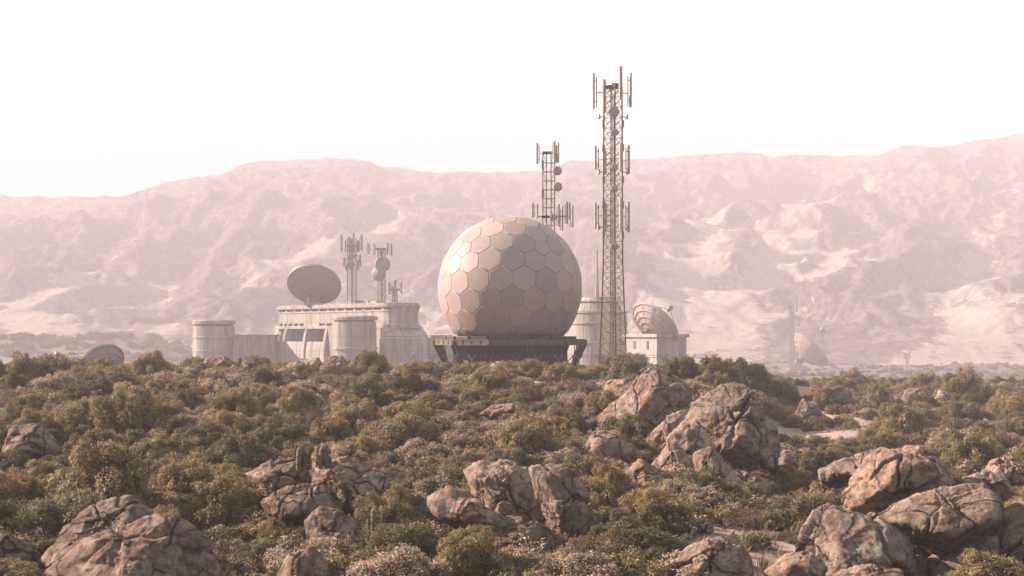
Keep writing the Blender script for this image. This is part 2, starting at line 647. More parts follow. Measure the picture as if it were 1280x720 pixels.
# ------------------------------------------------------------------ mountains
def build_mountains():
    cell = 2.7
    xs = np.arange(-640, 640.1, cell)
    ys = np.arange(560, 1480.1, cell)
    X, Y = np.meshgrid(xs, ys)           # rows = y
    YR = 1250.0
    rp = [(-200, 252), (0, 246), (40, 244), (60, 247), (80, 247), (110, 249), (150, 250), (175, 241), (200, 233), (255, 226), (280, 219), (305, 210), (330, 207), (380, 208), (440, 209), (500, 212), (545, 216), (600, 211), (650, 215),
          (700, 212), (760, 206), (800, 204), (850, 200), (900, 197), (1000, 190), (1050, 191), (1100, 190), (1130, 176), (1200, 179), (1280, 166), (1480, 150)]
    rx = np.array([(a - 640) / F * YR for a, b in rp])
    rz = np.array([(HOR - b) / F * YR for a, b in rp])
    H = np.interp(X, rx, rz)
    # ridge line wanders
    wob = fbm(p3(X / 170, Y * 0 + 3.1, 0.2), 3, 31).reshape(X.shape) * 70
    T = (Y - 560 - 0.0) / (YR + wob - 560)
    Tc = np.clip(T, 0, 1)
    prof = Tc ** 1.55
    Z = -15 + (H + 15) * prof
    Z = np.where(T > 1, -15 + (H + 15) * (1 - 0.10 * smooth(1, 1.35, T)), Z)
    env = smooth(0.02, 0.35, Tc) * (1 - 0.78 * smooth(0.82, 1.0, Tc))
    # spurs: ridged noise stretched down the slope, slanting to the lower left on the right half
    slant = 0.55 * smooth(-120, 260, X)
    U = X - slant * (Y - 900)
    wx = fbm(p3(X / 130, Y / 130, 5.0), 4, 41).reshape(X.shape) * 70
    wy = fbm(p3(X / 130, Y / 130, 8.0), 4, 51).reshape(X.shape) * 70
    r1 = fbm(p3((U + wx) / 175, (Y + wy) / 330, 1.0), 6, 61, 0.52, ridged=True).reshape(X.shape)
    r2 = fbm(p3((U + wx) / 60, (Y + wy) / 95, 2.0), 6, 71, 0.55, ridged=True).reshape(X.shape)
    r3 = fbm(p3((U + wx * 0.5) / 24, (Y + wy * 0.5) / 34, 3.0), 4, 111, 0.55, ridged=True).reshape(X.shape)
    Z = Z + env * (r1 * 16 + r2 * 6.0 + r3 * 5.5)
    Z = Z + smooth(0.05, 0.5, Tc) * fbm(p3(X / 11, Y / 11, 4.0), 3, 81, 0.65).reshape(X.shape) * 2.6
    # a few dozen rounds of water erosion
    ny, nx = Z.shape
    N = Z.size
    ids = np.arange(N).reshape(ny, nx)
    acc = None
    for it in range(11):
        best = np.full(Z.shape, 1e-4)
        rec = ids.copy()
        for dy, dx in ((-1, 0), (1, 0), (0, -1), (0, 1), (-1, -1), (-1, 1), (1, -1), (1, 1)):
            L = cell * math.hypot(dx, dy)
            nb = np.full(Z.shape, 1e9)
            y0, y1, x0, x1 = max(0, -dy), ny - max(0, dy), max(0, -dx), nx - max(0, dx)
            nb[y0:y1, x0:x1] = Z[y0 + dy:y1 + dy, x0 + dx:x1 + dx]
            s = (Z - nb) / L
            m = s > best
            best = np.where(m, s, best)
            tgt = np.clip(ids + dy * nx + dx, 0, N - 1)
            rec = np.where(m, tgt, rec)
        order = np.argsort(-Z.ravel()).tolist()
        rl = rec.ravel().tolist()
        a = [1.0] * N
        for i in order:
            j = rl[i]
            if j != i:
                a[j] += a[i]
        acc = np.array(a).reshape(Z.shape)
        slope = np.where(best > 1e-3, best, 0)
        dz = 0.62 * np.minimum(acc, 3000) ** 0.42 * slope
        Z = Z - np.minimum(dz, slope * cell * 0.45)
        # slumping
        zz = np.pad(Z, 1, mode='edge')
        lap = (zz[:-2, 1:-1] + zz[2:, 1:-1] + zz[1:-1, :-2] + zz[1:-1, 2:]) / 4 - Z
        Z = Z + 0.03 * lap
    gy, gx = np.gradient(Z, cell)
    sl = np.hypot(gx, gy)

    def blur(a, n):
        for _ in range(n):
            q = np.pad(a, 1, mode='edge')
            a = (q[:-2, 1:-1] + q[2:, 1:-1] + q[1:-1, :-2] + q[1:-1, 2:] + a) / 5
        return a
    conv = blur(Z, 40) - blur(Z, 3)      # hollow = positive
    patch = fbm(p3((U + wx) / 120, (Y + wy) / 260, 6.0), 4, 91).reshape(X.shape)
    sand = 0.32 + 0.075 * conv + patch * 0.75 + 0.35 * (1 - smooth(0.05, 0.45, T)) - 0.55 * smooth(0.3, 0.75, sl) - 0.35 * smooth(0.62, 0.9, T)
    sand = sand - 0.5 * smooth(-0.1, 0.5, fbm(p3(X / 210, Y / 260, 9.0), 3, 101).reshape(X.shape)) + 0.14 * smooth(-150, 350, X)
    # sandy chutes and fans running down the slope
    PX = X / Y * F + 640 + wx * 0.25
    edge = patch * 16 + fbm(p3(X / 40, Y / 50, 11.0), 4, 121, 0.6).reshape(X.shape) * 24
    for ts, cs, ws in (([0.05, 0.15, 0.27, 0.5, 0.7, 0.83], [850, 870, 905, 985, 1040, 1085], [150, 110, 62, 34, 26, 14]),
                       ([0.05, 0.3, 0.45, 0.6, 0.8], [800, 850, 880, 915, 965], [60, 46, 32, 24, 12]),
                       ([0.05, 0.3, 0.45, 0.6], [1240, 1200, 1215, 1255], [120, 60, 30, 14]),
                       ([0.38, 0.45, 0.56, 0.68], [300, 370, 460, 545], [34, 30, 22, 12]),
                       ([0.05, 0.28, 0.4, 0.5], [60, 40, 90, 150], [70, 46, 24, 10])):
        c0 = np.interp(T, ts, cs)
        w0 = np.interp(T, ts, ws, left=ws[0], right=0.01)
        band = 1 - smooth(0.45, 1.25, np.abs(PX - c0 + edge) / w0 - edge / 90)
        sand = np.maximum(sand, 0.75 * band * smooth(ts[0] - 0.08, ts[0], T) * (T < ts[-1] + 0.03))
    sm = smooth(0.35, 0.75, blur(sand, 4)) * 0.6      # loose sand lies smooth
    Z = Z * (1 - sm) + blur(Z, 22) * sm
    idx = ids
    f = np.stack([idx[:-1, :-1], idx[:-1, 1:], idx[1:, 1:], idx[1:, :-1]], -1).reshape(-1, 4)
    me = mesh_np('mountains', np.stack([X, Y, Z], -1).reshape(-1, 3), f, [M['mountain']], True, {'sand': blur(sand, 2).ravel()})
    o = link(bpy.data.objects.new('mountains', me))
    tag(o, kind='structure')


build_mountains()

# ------------------------------------------------------------------ rocks
_ICO = {}


def ico(sub):
    if sub not in _ICO:
        bm = bmesh.new()
        bmesh.ops.create_icosphere(bm, subdivisions=sub, radius=1.0)
        v = np.array([x.co[:] for x in bm.verts])
        f = np.array([[q.index for q in t.verts] for t in bm.faces])
        bm.free()
        _ICO[sub] = (v / np.linalg.norm(v, axis=1, keepdims=True), f)
    return _ICO[sub]


def rock_shape(hs, size, thick, seed, sub, crack=1.0, k=16, lean=0.0):
    """hs: silhouette edges as (nx, nz, h) about the centre; returns vertices about the centre"""
    rng = np.random.default_rng(seed)
    d, f = ico(sub)
    pl = []
    for nx, nz, h in hs:
        h = max(h, size * 0.04)
        for sgn in (-1, 1):
            al = math.radians(rng.uniform(16, 42)) * sgn
            pl.append((nx * math.cos(al), math.sin(al), nz * math.cos(al), h * math.cos(al)))
    for sgn in (-1, 1):
        for q in range(4):
            n = Vector((rng.uniform(-0.55, 0.55), sgn, rng.uniform(-0.25, 0.75))).normalized()
            pl.append((n.x, n.y, n.z, thick * 0.5 * rng.uniform(0.70, 1.0)))
    A = np.array(pl)
    g = np.maximum(d @ A[:, :3].T, 0) / A[:, 3]
    r = 1.0 / (g ** k).sum(1) ** (1.0 / k)
    p = d * r[:, None]
    off = rng.uniform(0, 50, 3)
    q = p / size
    warp = np.stack([fbm(q * 2.2 + off + 7 * i, 3, seed + i) for i in range(3)], 1)
    out = np.zeros(len(p))
    out += fbm(q * 1.6 + off, 2, seed + 5) * 0.045
    # blocks: every cell of the rock has its own plane; cracks run between some of them
    vq = (q + 0.10 * warp) * np.array([1.5, 1.5, 1.2]) * rng.uniform(1.1, 1.45) + off
    f1, f2, cid, dv, hv = voronoi(vq, seed, True)
    e = f2 - f1
    ed = smooth(0.0, 0.10, e)
    out += ((hv - 0.5) * dv).sum(1) * 0.11 * ed + (cid - 0.5) * 0.03
    wq = (q + 0.07 * warp) * np.array([3.6, 3.6, 2.9]) + off * 1.7
    g1, g2, gid, dg, hg = voronoi(wq, seed + 3, True)
    out += ((hg - 0.5) * dg).sum(1) * 0.03 * smooth(0, 0.1, g2 - g1) + (gid - 0.5) * 0.012
    mask = smooth(-0.22, 0.10, fbm(q * 1.5 + off + 20, 2, seed + 8))
    groove = np.exp(-(e / 0.026) ** 2) * mask * crack
    mask2 = smooth(0.02, 0.3, fbm(q * 2.5 + off + 40, 2, seed + 9))
    groove2 = np.exp(-((g2 - g1) / 0.05) ** 2) * mask2 * crack
    out -= groove * 0.10 + groove2 * 0.028
    # bedding steps along a tilted direction
    bd = Vector((rng.uniform(-0.5, 0.5), rng.uniform(-0.3, 0.3), 1)).normalized()
    lay = (q @ np.array(bd)) * rng.uniform(5, 8) + warp[:, 0] * 0.9
    out += smooth(0.75, 1.0, lay % 1) * 0.014 * smooth(-0.1, 0.2, fbm(q * 2 + off + 60, 2, seed + 4))
    out += fbm(q * 6.0 + off, 5, seed + 6, 0.62) * 0.015
    out += fbm(q * 26 + off, 3, seed + 7, 0.65) * 0.006
    p = p + d * (out * size)[:, None]
    return p, f


ROCKS = []          # (world centre, radius, short phrase for labels)
ROCK_FOOT = []


def rock(poly, label, short=None, d=None, thick=0.85, sub=5, seed=1, mat='rock', crack=1.0, k=24, group=None, name='boulder', cat='boulder'):
    poly = [Vector((a, b)) for a, b in poly]
    base = max(p.y for p in poly)
    pxc = sum(p.x for p in poly) / len(poly)
    if d is None:
        d = ground_depth(pxc, base - 4)
    w = (max(p.x for p in poly) - min(p.x for p in poly)) / F * d
    hgt = (max(p.y for p in poly) - min(p.y for p in poly)) / F * d
    size = math.sqrt(w * hgt)
    th = thick * min(w, hgt * 1.6)
    dc = d + th * 0.35
    pts = [P(p.x, p.y, d + th * 0.2) for p in poly]
    # area centroid in the x-z plane
    A = cx = cz = 0
    for a, b in zip(pts, pts[1:] + pts[:1]):
        c = a.x * b.z - b.x * a.z
        A += c
        cx += (a.x + b.x) * c
        cz += (a.z + b.z) * c
    cx, cz = cx / (3 * A), cz / (3 * A)
    hs = []
    for a, b in zip(pts, pts[1:] + pts[:1]):
        e = Vector((b.x - a.x, b.z - a.z))
        n = Vector((e.y, -e.x)).normalized()
        h = (a.x - cx) * n.x + (a.z - cz) * n.y
        if h < 0:
            n, h = -n, -h
        hs.append((n.x, n.y, h))
    v, f = rock_shape(hs, size, th, seed, sub, crack, k)
    loc = Vector((cx, dc, cz))
    g = min(gz(cx, dc), cz)
    v = v + np.array([0, 0, cz - g])
    o = link(bpy.data.objects.new(name, mesh_np(name, v, f, [M[mat]], True)))
    o.location = (cx, dc, g)
    tag(o, label, cat, group)
    ROCK_FOOT.append((cx, dc, w * 0.42, th * 0.42))
    if short:
        ROCKS.append((Vector((cx, dc, 0)), w / 2, short))
    return o


def rocks():
    R = rock
    R([(742, 522), (760, 505), (805, 458), (822, 452), (868, 487), (866, 505), (845, 545), (790, 552), (745, 537)], 'large peaked boulder with a long smooth sloping face, leaning against the tallest cracked boulder', 'the peaked boulder', d=49.5, sub=6, seed=3, k=20, crack=0.55)
    R([(825, 530), (862, 505), (880, 478), (900, 472), (945, 480), (965, 520), (982, 570), (978, 604), (900, 612), (850, 580)], 'tallest boulder of the hill, split by deep branching cracks, beside the peaked boulder', 'the tall cracked boulder', d=44.5, sub=6, seed=5, k=18, crack=1.5)
    R([(832, 548), (850, 530), (875, 528), (892, 545), (900, 595), (838, 600)], 'rounded boulder wedged at the front of the tall cracked boulder', None, d=42.3, seed=8, crack=0.8)
    R([(866, 565), (890, 556), (930, 600), (945, 622), (925, 632), (905, 632), (872, 605)], 'wedge-shaped boulder sloping down from the foot of the tall cracked boulder', None, d=39.5, seed=9)
    R([(812, 585), (835, 553), (855, 560), (872, 582), (862, 605), (815, 603)], 'low angular boulder between the wedge-shaped and the peaked boulders', None, d=41.2, seed=10, crack=1.2)
    R([(728, 552), (745, 538), (775, 540), (800, 560), (812, 592), (770, 592), (735, 570)], 'smooth domed boulder in front of the peaked boulder', 'the domed boulder', seed=12, k=12, crack=0.4)
    R([(688, 575), (700, 560), (722, 558), (730, 575), (720, 585), (695, 585)], 'small round boulder next to the smooth domed boulder', None, d=41.8, seed=14, k=12)
    R([(578, 590), (600, 575), (640, 578), (675, 600), (690, 625), (682, 662), (630, 662), (595, 645)], 'big rounded grey boulder with cracks down its face, beside the dark pillar-like boulder', 'the big rounded boulder', d=33.5, sub=6, seed=17, crack=1.2)
    R([(660, 585), (690, 578), (725, 590), (737, 625), (750, 650), (742, 695), (700, 698), (678, 660)], 'dark pillar-like boulder with an overhanging top', 'the dark pillar boulder', d=31.5, sub=6, seed=19, mat='rock_dark')
    R([(526, 612), (560, 605), (600, 625), (655, 662), (645, 690), (570, 670), (532, 640)], 'long flat slab sloping down under the big rounded boulder', 'the sloping slab', d=31, seed=21, thick=0.6)
    R([(300, 592), (340, 573), (375, 572), (390, 600), (388, 645), (335, 640)], 'broad boulder with a flat top beside the shrubs and the columnar cacti', 'the flat-topped boulder', d=34.5, sub=6, seed=24, mat='rock_dark')
    R([(383, 582), (400, 572), (440, 573), (480, 588), (492, 612), (487, 642), (440, 655), (405, 620)], 'wide boulder with a cleft and a rounded shoulder, behind the stubby cacti', 'the cleft boulder', d=34, sub=6, seed=27, crack=1.3)
    R([(378, 652), (400, 630), (430, 645), (458, 668), (452, 690), (385, 690)], 'dark broken boulder lying below the wide cleft boulder', None, d=31.3, seed=29, mat='rock_dark', crack=1.6)
    R([(40, 700), (100, 640), (155, 620), (185, 637), (195, 665), (120, 700), (60, 730)], 'sharp-ridged boulder standing behind the largest grey boulder at the lower edge', None, d=28.5, sub=6, seed=33, k=18, mat='rock_dark', crack=0.4)
    R([(25, 735), (60, 692), (120, 665), (175, 640), (215, 640), (245, 652), (268, 682), (290, 735), (270, 770), (60, 770)], 'largest grey boulder of the lower edge, streaked, with a rounded back', 'the largest grey boulder', d=26.5, sub=6, seed=35, k=14, mat='rock_dark', crack=0.6)
    R([(-40, 690), (-15, 672), (10, 668), (42, 683), (48, 705), (30, 730), (-40, 740)], 'layered dark rock cut by the left edge of the picture', None, d=27.5, seed=37, mat='rock_dark')
    R([(342, 722), (360, 692), (385, 684), (405, 694), (418, 728), (410, 750), (350, 750)], 'small cracked boulder at the lower edge below the cleft boulder', None, d=27.5, seed=39, mat='rock_dark')
    R([(1053, 625), (1075, 590), (1100, 560), (1160, 556), (1190, 575), (1207, 608), (1185, 650), (1090, 655), (1060, 645)], 'blocky tan boulder with rectangular cracks, topmost of the boulder pile', 'the topmost pile boulder', d=32.5, sub=6, seed=44, crack=1.5, mat='rock_pale')
    R([(1086, 652), (1105, 635), (1160, 612), (1245, 602), (1262, 630), (1255, 675), (1190, 700), (1130, 678)], 'overhanging tan slab with a pointed end, jutting from the boulder pile', None, d=28.5, sub=6, seed=47, mat='rock_pale', k=18, crack=0.6)
    R([(992, 705), (1018, 648), (1042, 623), (1090, 640), (1152, 685), (1160, 740), (1050, 760), (985, 750)], 'wide boulder crossed by dark cracks at the foot of the boulder pile', 'the wide pile boulder', d=28, sub=6, seed=50, crack=1.6)
    R([(1250, 605), (1290, 608), (1330, 650), (1340, 750), (1240, 760), (1238, 680)], 'tall boulder cut by the right edge, behind the overhanging slab', None, d=28.8, sub=6, seed=53, crack=1.4)
    R([(1165, 700), (1215, 668), (1255, 665), (1265, 760), (1150, 765)], 'dark block in the hollow under the overhanging slab', None, d=28.6, seed=55, mat='rock_dark')
    R([(832, 722), (860, 685), (900, 674), (935, 690), (950, 716), (935, 750), (840, 755)], 'low tan boulder with layered cracks at the lower edge by the sandy patch', 'the low layered boulder', d=27, sub=6, seed=58, crack=1.3)
    R([(868, 684), (885, 672), (915, 671), (935, 684), (930, 698), (875, 698)], 'flat stone lying behind the low layered boulder', None, d=29, seed=60)
    R([(1035, 722), (1080, 704), (1130, 714), (1140, 755), (1035, 755)], 'pale smooth rock at the lower edge in front of the wide pile boulder', None, d=25.5, seed=62, mat='rock_pale')
    R([(570, 480), (600, 460), (622, 451), (640, 468), (638, 502), (600, 506), (575, 500)], 'cracked boulder on the crest in front of the radome', 'the crest boulder', d=70, seed=65, crack=1.4)
    R([(336, 474), (360, 452), (398, 446), (406, 462), (384, 480)], 'long low boulder on the crest below the bunker', None, d=77, seed=67)
    R([(396, 470), (405, 446), (428, 443), (442, 460), (428, 474)], 'round boulder on the crest next to the long low boulder', 'the round crest boulder', d=76, seed=69, mat='rock_dark')
    R([(246, 464), (256, 447), (280, 444), (299, 458), (292, 470)], 'humped boulder on the crest under the round watchtower', 'the humped crest boulder', d=78, seed=71, mat='rock_dark')
    R([(297, 465), (305, 447), (320, 446), (331, 463), (325, 472)], 'small upright boulder on the crest beside the humped boulder', None, d=78, seed=73, mat='rock_dark')
    R([(1226, 600), (1240, 577), (1265, 570), (1288, 580), (1292, 608), (1240, 614)], 'clump-like pale boulder beyond the boulder pile at the right edge', 'the pale edge boulder', d=37.5, seed=76, mat='rock_pale', crack=1.6)
    R([(1022, 588), (1060, 572), (1098, 560), (1104, 595), (1060, 612), (1030, 608)], 'low flat boulder behind the topmost boulder of the pile', None, d=39, seed=78)
    R([(1022, 508), (1032, 488), (1047, 482), (1066, 490), (1074, 512), (1030, 518)], 'grey boulder at the near side of the sandy track', 'the track boulder', d=92, seed=80, mat='rock_dark')
    R([(1122, 508), (1135, 485), (1158, 488), (1170, 514), (1128, 518)], 'split boulder beyond the sandy track', 'the split track boulder', d=93, seed=82, crack=1.6)
    R([(1168, 500), (1176, 486), (1192, 490), (1200, 510), (1170, 514)], 'small boulder next to the split boulder beyond the track', None, d=96, seed=83)
    R([(1090, 500), (1098, 488), (1112, 488), (1120, 502), (1095, 506)], 'little pointed boulder between the two boulders beyond the track', None, d=97, seed=84)
    R([(992, 522), (1004, 498), (1022, 502), (1034, 526), (1000, 534)], 'dark leaning boulder where the hill falls to the track', None, d=78, seed=86, mat='rock_dark')
    R([(-6, 568), (14, 536), (44, 529), (66, 545), (78, 572), (20, 580)], 'dark boulder half hidden by shrubs at the left edge', 'the shrub-hidden boulder', d=43, seed=88, mat='rock_dark')
    R([(752, 494), (760, 476), (784, 472), (794, 490), (780, 504)], 'pale rounded boulder behind the peaked boulder', None, d=62, seed=90, mat='rock_pale')
    R([(972, 582), (978, 560), (991, 561), (998, 580), (992, 592)], 'small upright stone at the side of the tall cracked boulder', None, d=43, seed=92)
    R([(598, 518), (612, 507), (642, 504), (646, 518), (615, 526)], 'flat pale stone in the shrubs below the crest boulder', None, d=55, seed=94, mat='rock_pale')
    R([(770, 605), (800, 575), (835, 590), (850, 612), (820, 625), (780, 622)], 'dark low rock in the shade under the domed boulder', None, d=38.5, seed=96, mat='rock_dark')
    R([(560, 640), (575, 622), (600, 625), (605, 645), (580, 655)], 'small pinkish block lying on the sloping slab', None, d=30.5, seed=98, mat='rock_pale')
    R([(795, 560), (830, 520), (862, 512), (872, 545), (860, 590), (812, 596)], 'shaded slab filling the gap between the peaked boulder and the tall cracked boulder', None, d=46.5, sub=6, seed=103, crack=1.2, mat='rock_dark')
    R([(872, 612), (905, 588), (950, 592), (972, 612), (965, 634), (890, 636)], 'low broken ledge along the foot of the tall cracked boulder', None, d=41.5, seed=105, crack=1.5)
    R([(588, 668), (625, 648), (672, 652), (705, 680), (690, 706), (610, 700)], 'flat dark ledge in front of the big rounded boulder', None, d=30.2, sub=6, seed=107, crack=1.2, mat='rock_dark')
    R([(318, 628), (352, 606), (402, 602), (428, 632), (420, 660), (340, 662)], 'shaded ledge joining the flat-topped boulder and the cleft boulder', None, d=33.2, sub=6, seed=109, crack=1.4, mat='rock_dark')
    R([(1200, 600), (1232, 588), (1262, 592), (1275, 618), (1240, 640), (1205, 632)], 'angular tan block at the back of the boulder pile', None, d=33, seed=111, crack=1.3)
    R([(955, 716), (985, 692), (1020, 690), (1040, 712), (1030, 740), (960, 742)], 'small angular rock at the lower edge beside the wide pile boulder', None, d=26.8, seed=113, mat='rock_pale')
    R([(810, 480), (830, 466), (850, 470), (856, 486), (830, 492)], 'low rock on the crest behind the peaked boulder', None, d=72, seed=99)


rocks()

# ------------------------------------------------------------------ shrubs


def sprig_leaves(rng, pos, ax, length, nleaf, lsize, spread):
    """leaves set along short sprigs; returns verts (n,4,3) and the leaf's place along its sprig"""
    n = len(pos)
    t = rng.uniform(0.0, 1.0, (n, nleaf))
    a = rng.uniform(0, 2 * np.pi, (n, nleaf))
    ref = np.where(np.abs(ax[:, 2:3]) < 0.9, np.array([[0, 0, 1.0]]), np.array([[1.0, 0, 0]]))
    u = np.cross(ax, ref)
    u /= np.linalg.norm(u, axis=1, keepdims=True)
    w = np.cross(ax, u)
    rad = u[:, None] * np.cos(a)[..., None] + w[:, None] * np.sin(a)[..., None]
    base = pos[:, None] + ax[:, None] * (t * length)[..., None] + rad * (spread * (0.3 + rng.uniform(0, 1, (n, nleaf)) * (1.05 - 0.5 * t)))[..., None]
    nrm = ax[:, None] * 0.9 + rad * 0.35 + rng.normal(0, 0.42, (n, nleaf, 3))
    nrm /= np.linalg.norm(nrm, axis=2, keepdims=True)
    dirn = rad * 0.8 + ax[:, None] * 0.5 + rng.normal(0, 0.5, (n, nleaf, 3))
    dirn -= nrm * (dirn * nrm).sum(2, keepdims=True)
    dirn /= np.linalg.norm(dirn, axis=2, keepdims=True) + 1e-9
    side = np.cross(dirn, nrm)
    ls = lsize * rng.uniform(0.65, 1.35, (n, nleaf))[..., None]
    q = np.stack([base, base + dirn * ls + side * ls * 0.42, base + dirn * ls * 2.0, base + dirn * ls - side * ls * 0.42], 2)
    return q.reshape(-1, 4, 3), t.reshape(-1)


def bush_mesh(name, seed, mat, nblob=16, nsprig=2600, nleaf=9, lsize=0.02, slen=0.13, spread=0.035, flat=0.75, blob=(0.24, 0.42), up=0.35, tipc=0.0, core=0.55):
    rng = np.random.default_rng(seed)
    B = []
    for i in range(nblob):
        az = rng.uniform(0, 2 * np.pi)
        el = math.asin(rng.uniform(0.0, 1.0) ** 1.1)
        rr = rng.uniform(core, 0.82)
        br = rng.uniform(*blob)
        B.append((math.cos(az) * math.cos(el) * rr, math.sin(az) * math.cos(el) * rr, max(0.12, math.sin(el) * rr * flat + 0.12), br))
    B.append((0, 0, 0.30 * flat, 0.45))
    B = np.array(B)
    wgt = B[:, 3] ** 2
    ch = rng.choice(len(B), nsprig * 3, p=wgt / wgt.sum())
    d = rng.normal(0, 1, (nsprig * 3, 3))
    d /= np.linalg.norm(d, axis=1, keepdims=True)
    rr = B[ch, 3] * (1 - 0.2 * rng.uniform(0, 1, nsprig * 3) ** 2)
    bump = 1 + 0.18 * fbm(d * 3.0 + ch[:, None] * 5.1, 2, seed)
    pos = B[ch, :3] + d * (rr * bump)[:, None] * np.array([1, 1, 0.92])
    inside = np.zeros(len(pos), bool)
    for k in range(len(B)):
        inside |= (np.linalg.norm(pos - B[k, :3], axis=1) < B[k, 3] * 0.72) & (ch != k)
    keep = (~inside) & (pos[:, 2] > 0.0)
    pos, d = pos[keep][:nsprig], d[keep][:nsprig]
    ax = d + np.array([0, 0, up]) + rng.normal(0, 0.30, pos.shape)
    ax /= np.linalg.norm(ax, axis=1, keepdims=True)
    q, t = sprig_leaves(rng, pos - ax * slen * 0.5, ax, slen, nleaf, lsize, spread)
    n = len(q)
    # shade of every leaf: sprig-wise plus leaf-wise chance, clump tone
    sp = np.repeat(rng.uniform(0, 1, len(pos)), nleaf)
    tone = rng.uniform(0, 1, len(B))[ch[keep][:nsprig]]
    cl = np.repeat(np.clip(0.15 + 0.6 * tone + fbm(pos * 2.4, 3, seed + 2) * 0.9, 0, 1), nleaf)
    lv = np.clip(0.42 * cl + 0.2 * sp + 0.2 * rng.uniform(0, 1, n) + 0.15 * t, 0, 1)
    tip = np.zeros(n)
    if tipc:
        upness = np.repeat(np.clip(d[:, 2] * 0.7 + 0.5, 0, 1), nleaf)
        tip = (rng.uniform(0, 1, n) < tipc * upness * (0.4 + t * 0.8) * np.clip(0.35 + cl, 0, 1.2)).astype(float)
    v = q.reshape(-1, 3)
    return mesh_np(name, v, np.arange(n * 4).reshape(n, 4), [M[mat]], False, {'lv': np.repeat(lv, 4), 'tip': np.repeat(tip, 4)}), B


def branch_mesh(name, B, seed):
    rng = random.Random(seed)
    mb = MB()
    for b in B:
        c = Vector(b[:3])
        p = Vector((rng.uniform(-0.08, 0.08), rng.uniform(-0.08, 0.08), -0.12))
        m = p.lerp(c, 0.5) + Vector((rng.uniform(-.1, .1), rng.uniform(-.1, .1), 0.02))
        mb.bar(p, m, 0.034, 5, 0, 0.022)
        mb.bar(m, c, 0.022, 5, 0, 0.010)
        for q in range(3):
            e = c + Vector((rng.uniform(-1, 1), rng.uniform(-1, 1), rng.uniform(0, 1))) * b[3] * 0.8
            mb.bar(c, e, 0.010, 4, 0, 0.004)
    me = bpy.data.meshes.new(name)
    me.from_pydata([tuple(v) for v in mb.v], [], mb.f)
    me.materials.append(M['twig'])
    me.update()
    return me


SPEC = {
    'olive': dict(name='olive_shrub', mat='olive', look='yellow-olive', kw=dict(nblob=46, nsprig=2300, nleaf=10, lsize=0.026, slen=0.085, spread=0.038, flat=0.9, blob=(0.10, 0.22), core=0.55)),
    'grey': dict(name='grey_shrub', mat='grey', look='grey-green', kw=dict(nblob=50, nsprig=2200, nleaf=10, lsize=0.025, slen=0.08, spread=0.04, flat=0.65, blob=(0.09, 0.19), core=0.5)),
    'straw': dict(name='straw_shrub', mat='straw', look='straw-topped', kw=dict(nblob=42, nsprig=2200, nleaf=10, lsize=0.024, slen=0.12, spread=0.03, flat=0.65, blob=(0.10, 0.20), tipc=1.0, up=0.6, core=0.5)),
    'heath': dict(name='heath_shrub', mat='heath', look='brown twiggy', kw=dict(nblob=26, nsprig=1500, nleaf=9, lsize=0.025, slen=0.22, spread=0.028, flat=0.5, blob=(0.14, 0.28), tipc=0.5, up=1.2)),
    'green': dict(name='dark_shrub', mat='green', look='dark green', kw=dict(nblob=46, nsprig=2300, nleaf=10, lsize=0.027, slen=0.085, spread=0.04, flat=0.8, blob=(0.10, 0.22), core=0.55)),
}
PROTO = {}
for sp, s in SPEC.items():
    for k in range(3):
        sd = hash_seed = {'olive': 100, 'grey': 200, 'straw': 300, 'heath': 400, 'green': 500}[sp] + k * 7
        fm, B = bush_mesh('foliage', sd, s['mat'], **s['kw'])
        PROTO[(sp, k)] = (fm, branch_mesh('branches', B, sd))

BUSHES = []
_bc = [0]


def bush(sp, x, y, r, h, label, group=None, parts=True, z=None):
    k = _bc[0] % 3
    _bc[0] += 1
    fm, bmn = PROTO[(sp, k)]
    z = gz(x, y) - 0.05 * r if z is None else z
    rz = random.uniform(0, 6.28)
    nm = SPEC[sp]['name']
    if parts:
        root = thing(nm, (x, y, z), label, 'shrub', group)
        root.rotation_euler = (0, 0, rz)
        root.scale = (r, r * random.uniform(0.85, 1.1), h)
        for n, me in (('foliage', fm), ('branches', bmn)):
            o = link(bpy.data.objects.new(n, me))
            o.parent = root
    else:
        root = link(bpy.data.objects.new(nm, fm))
        root.location = (x, y, z)
        root.rotation_euler = (0, 0, rz)
        root.scale = (r, r * random.uniform(0.85, 1.1), h)
        tag(root, label, 'shrub', group)
    BUSHES.append((x, y, r))
    return root


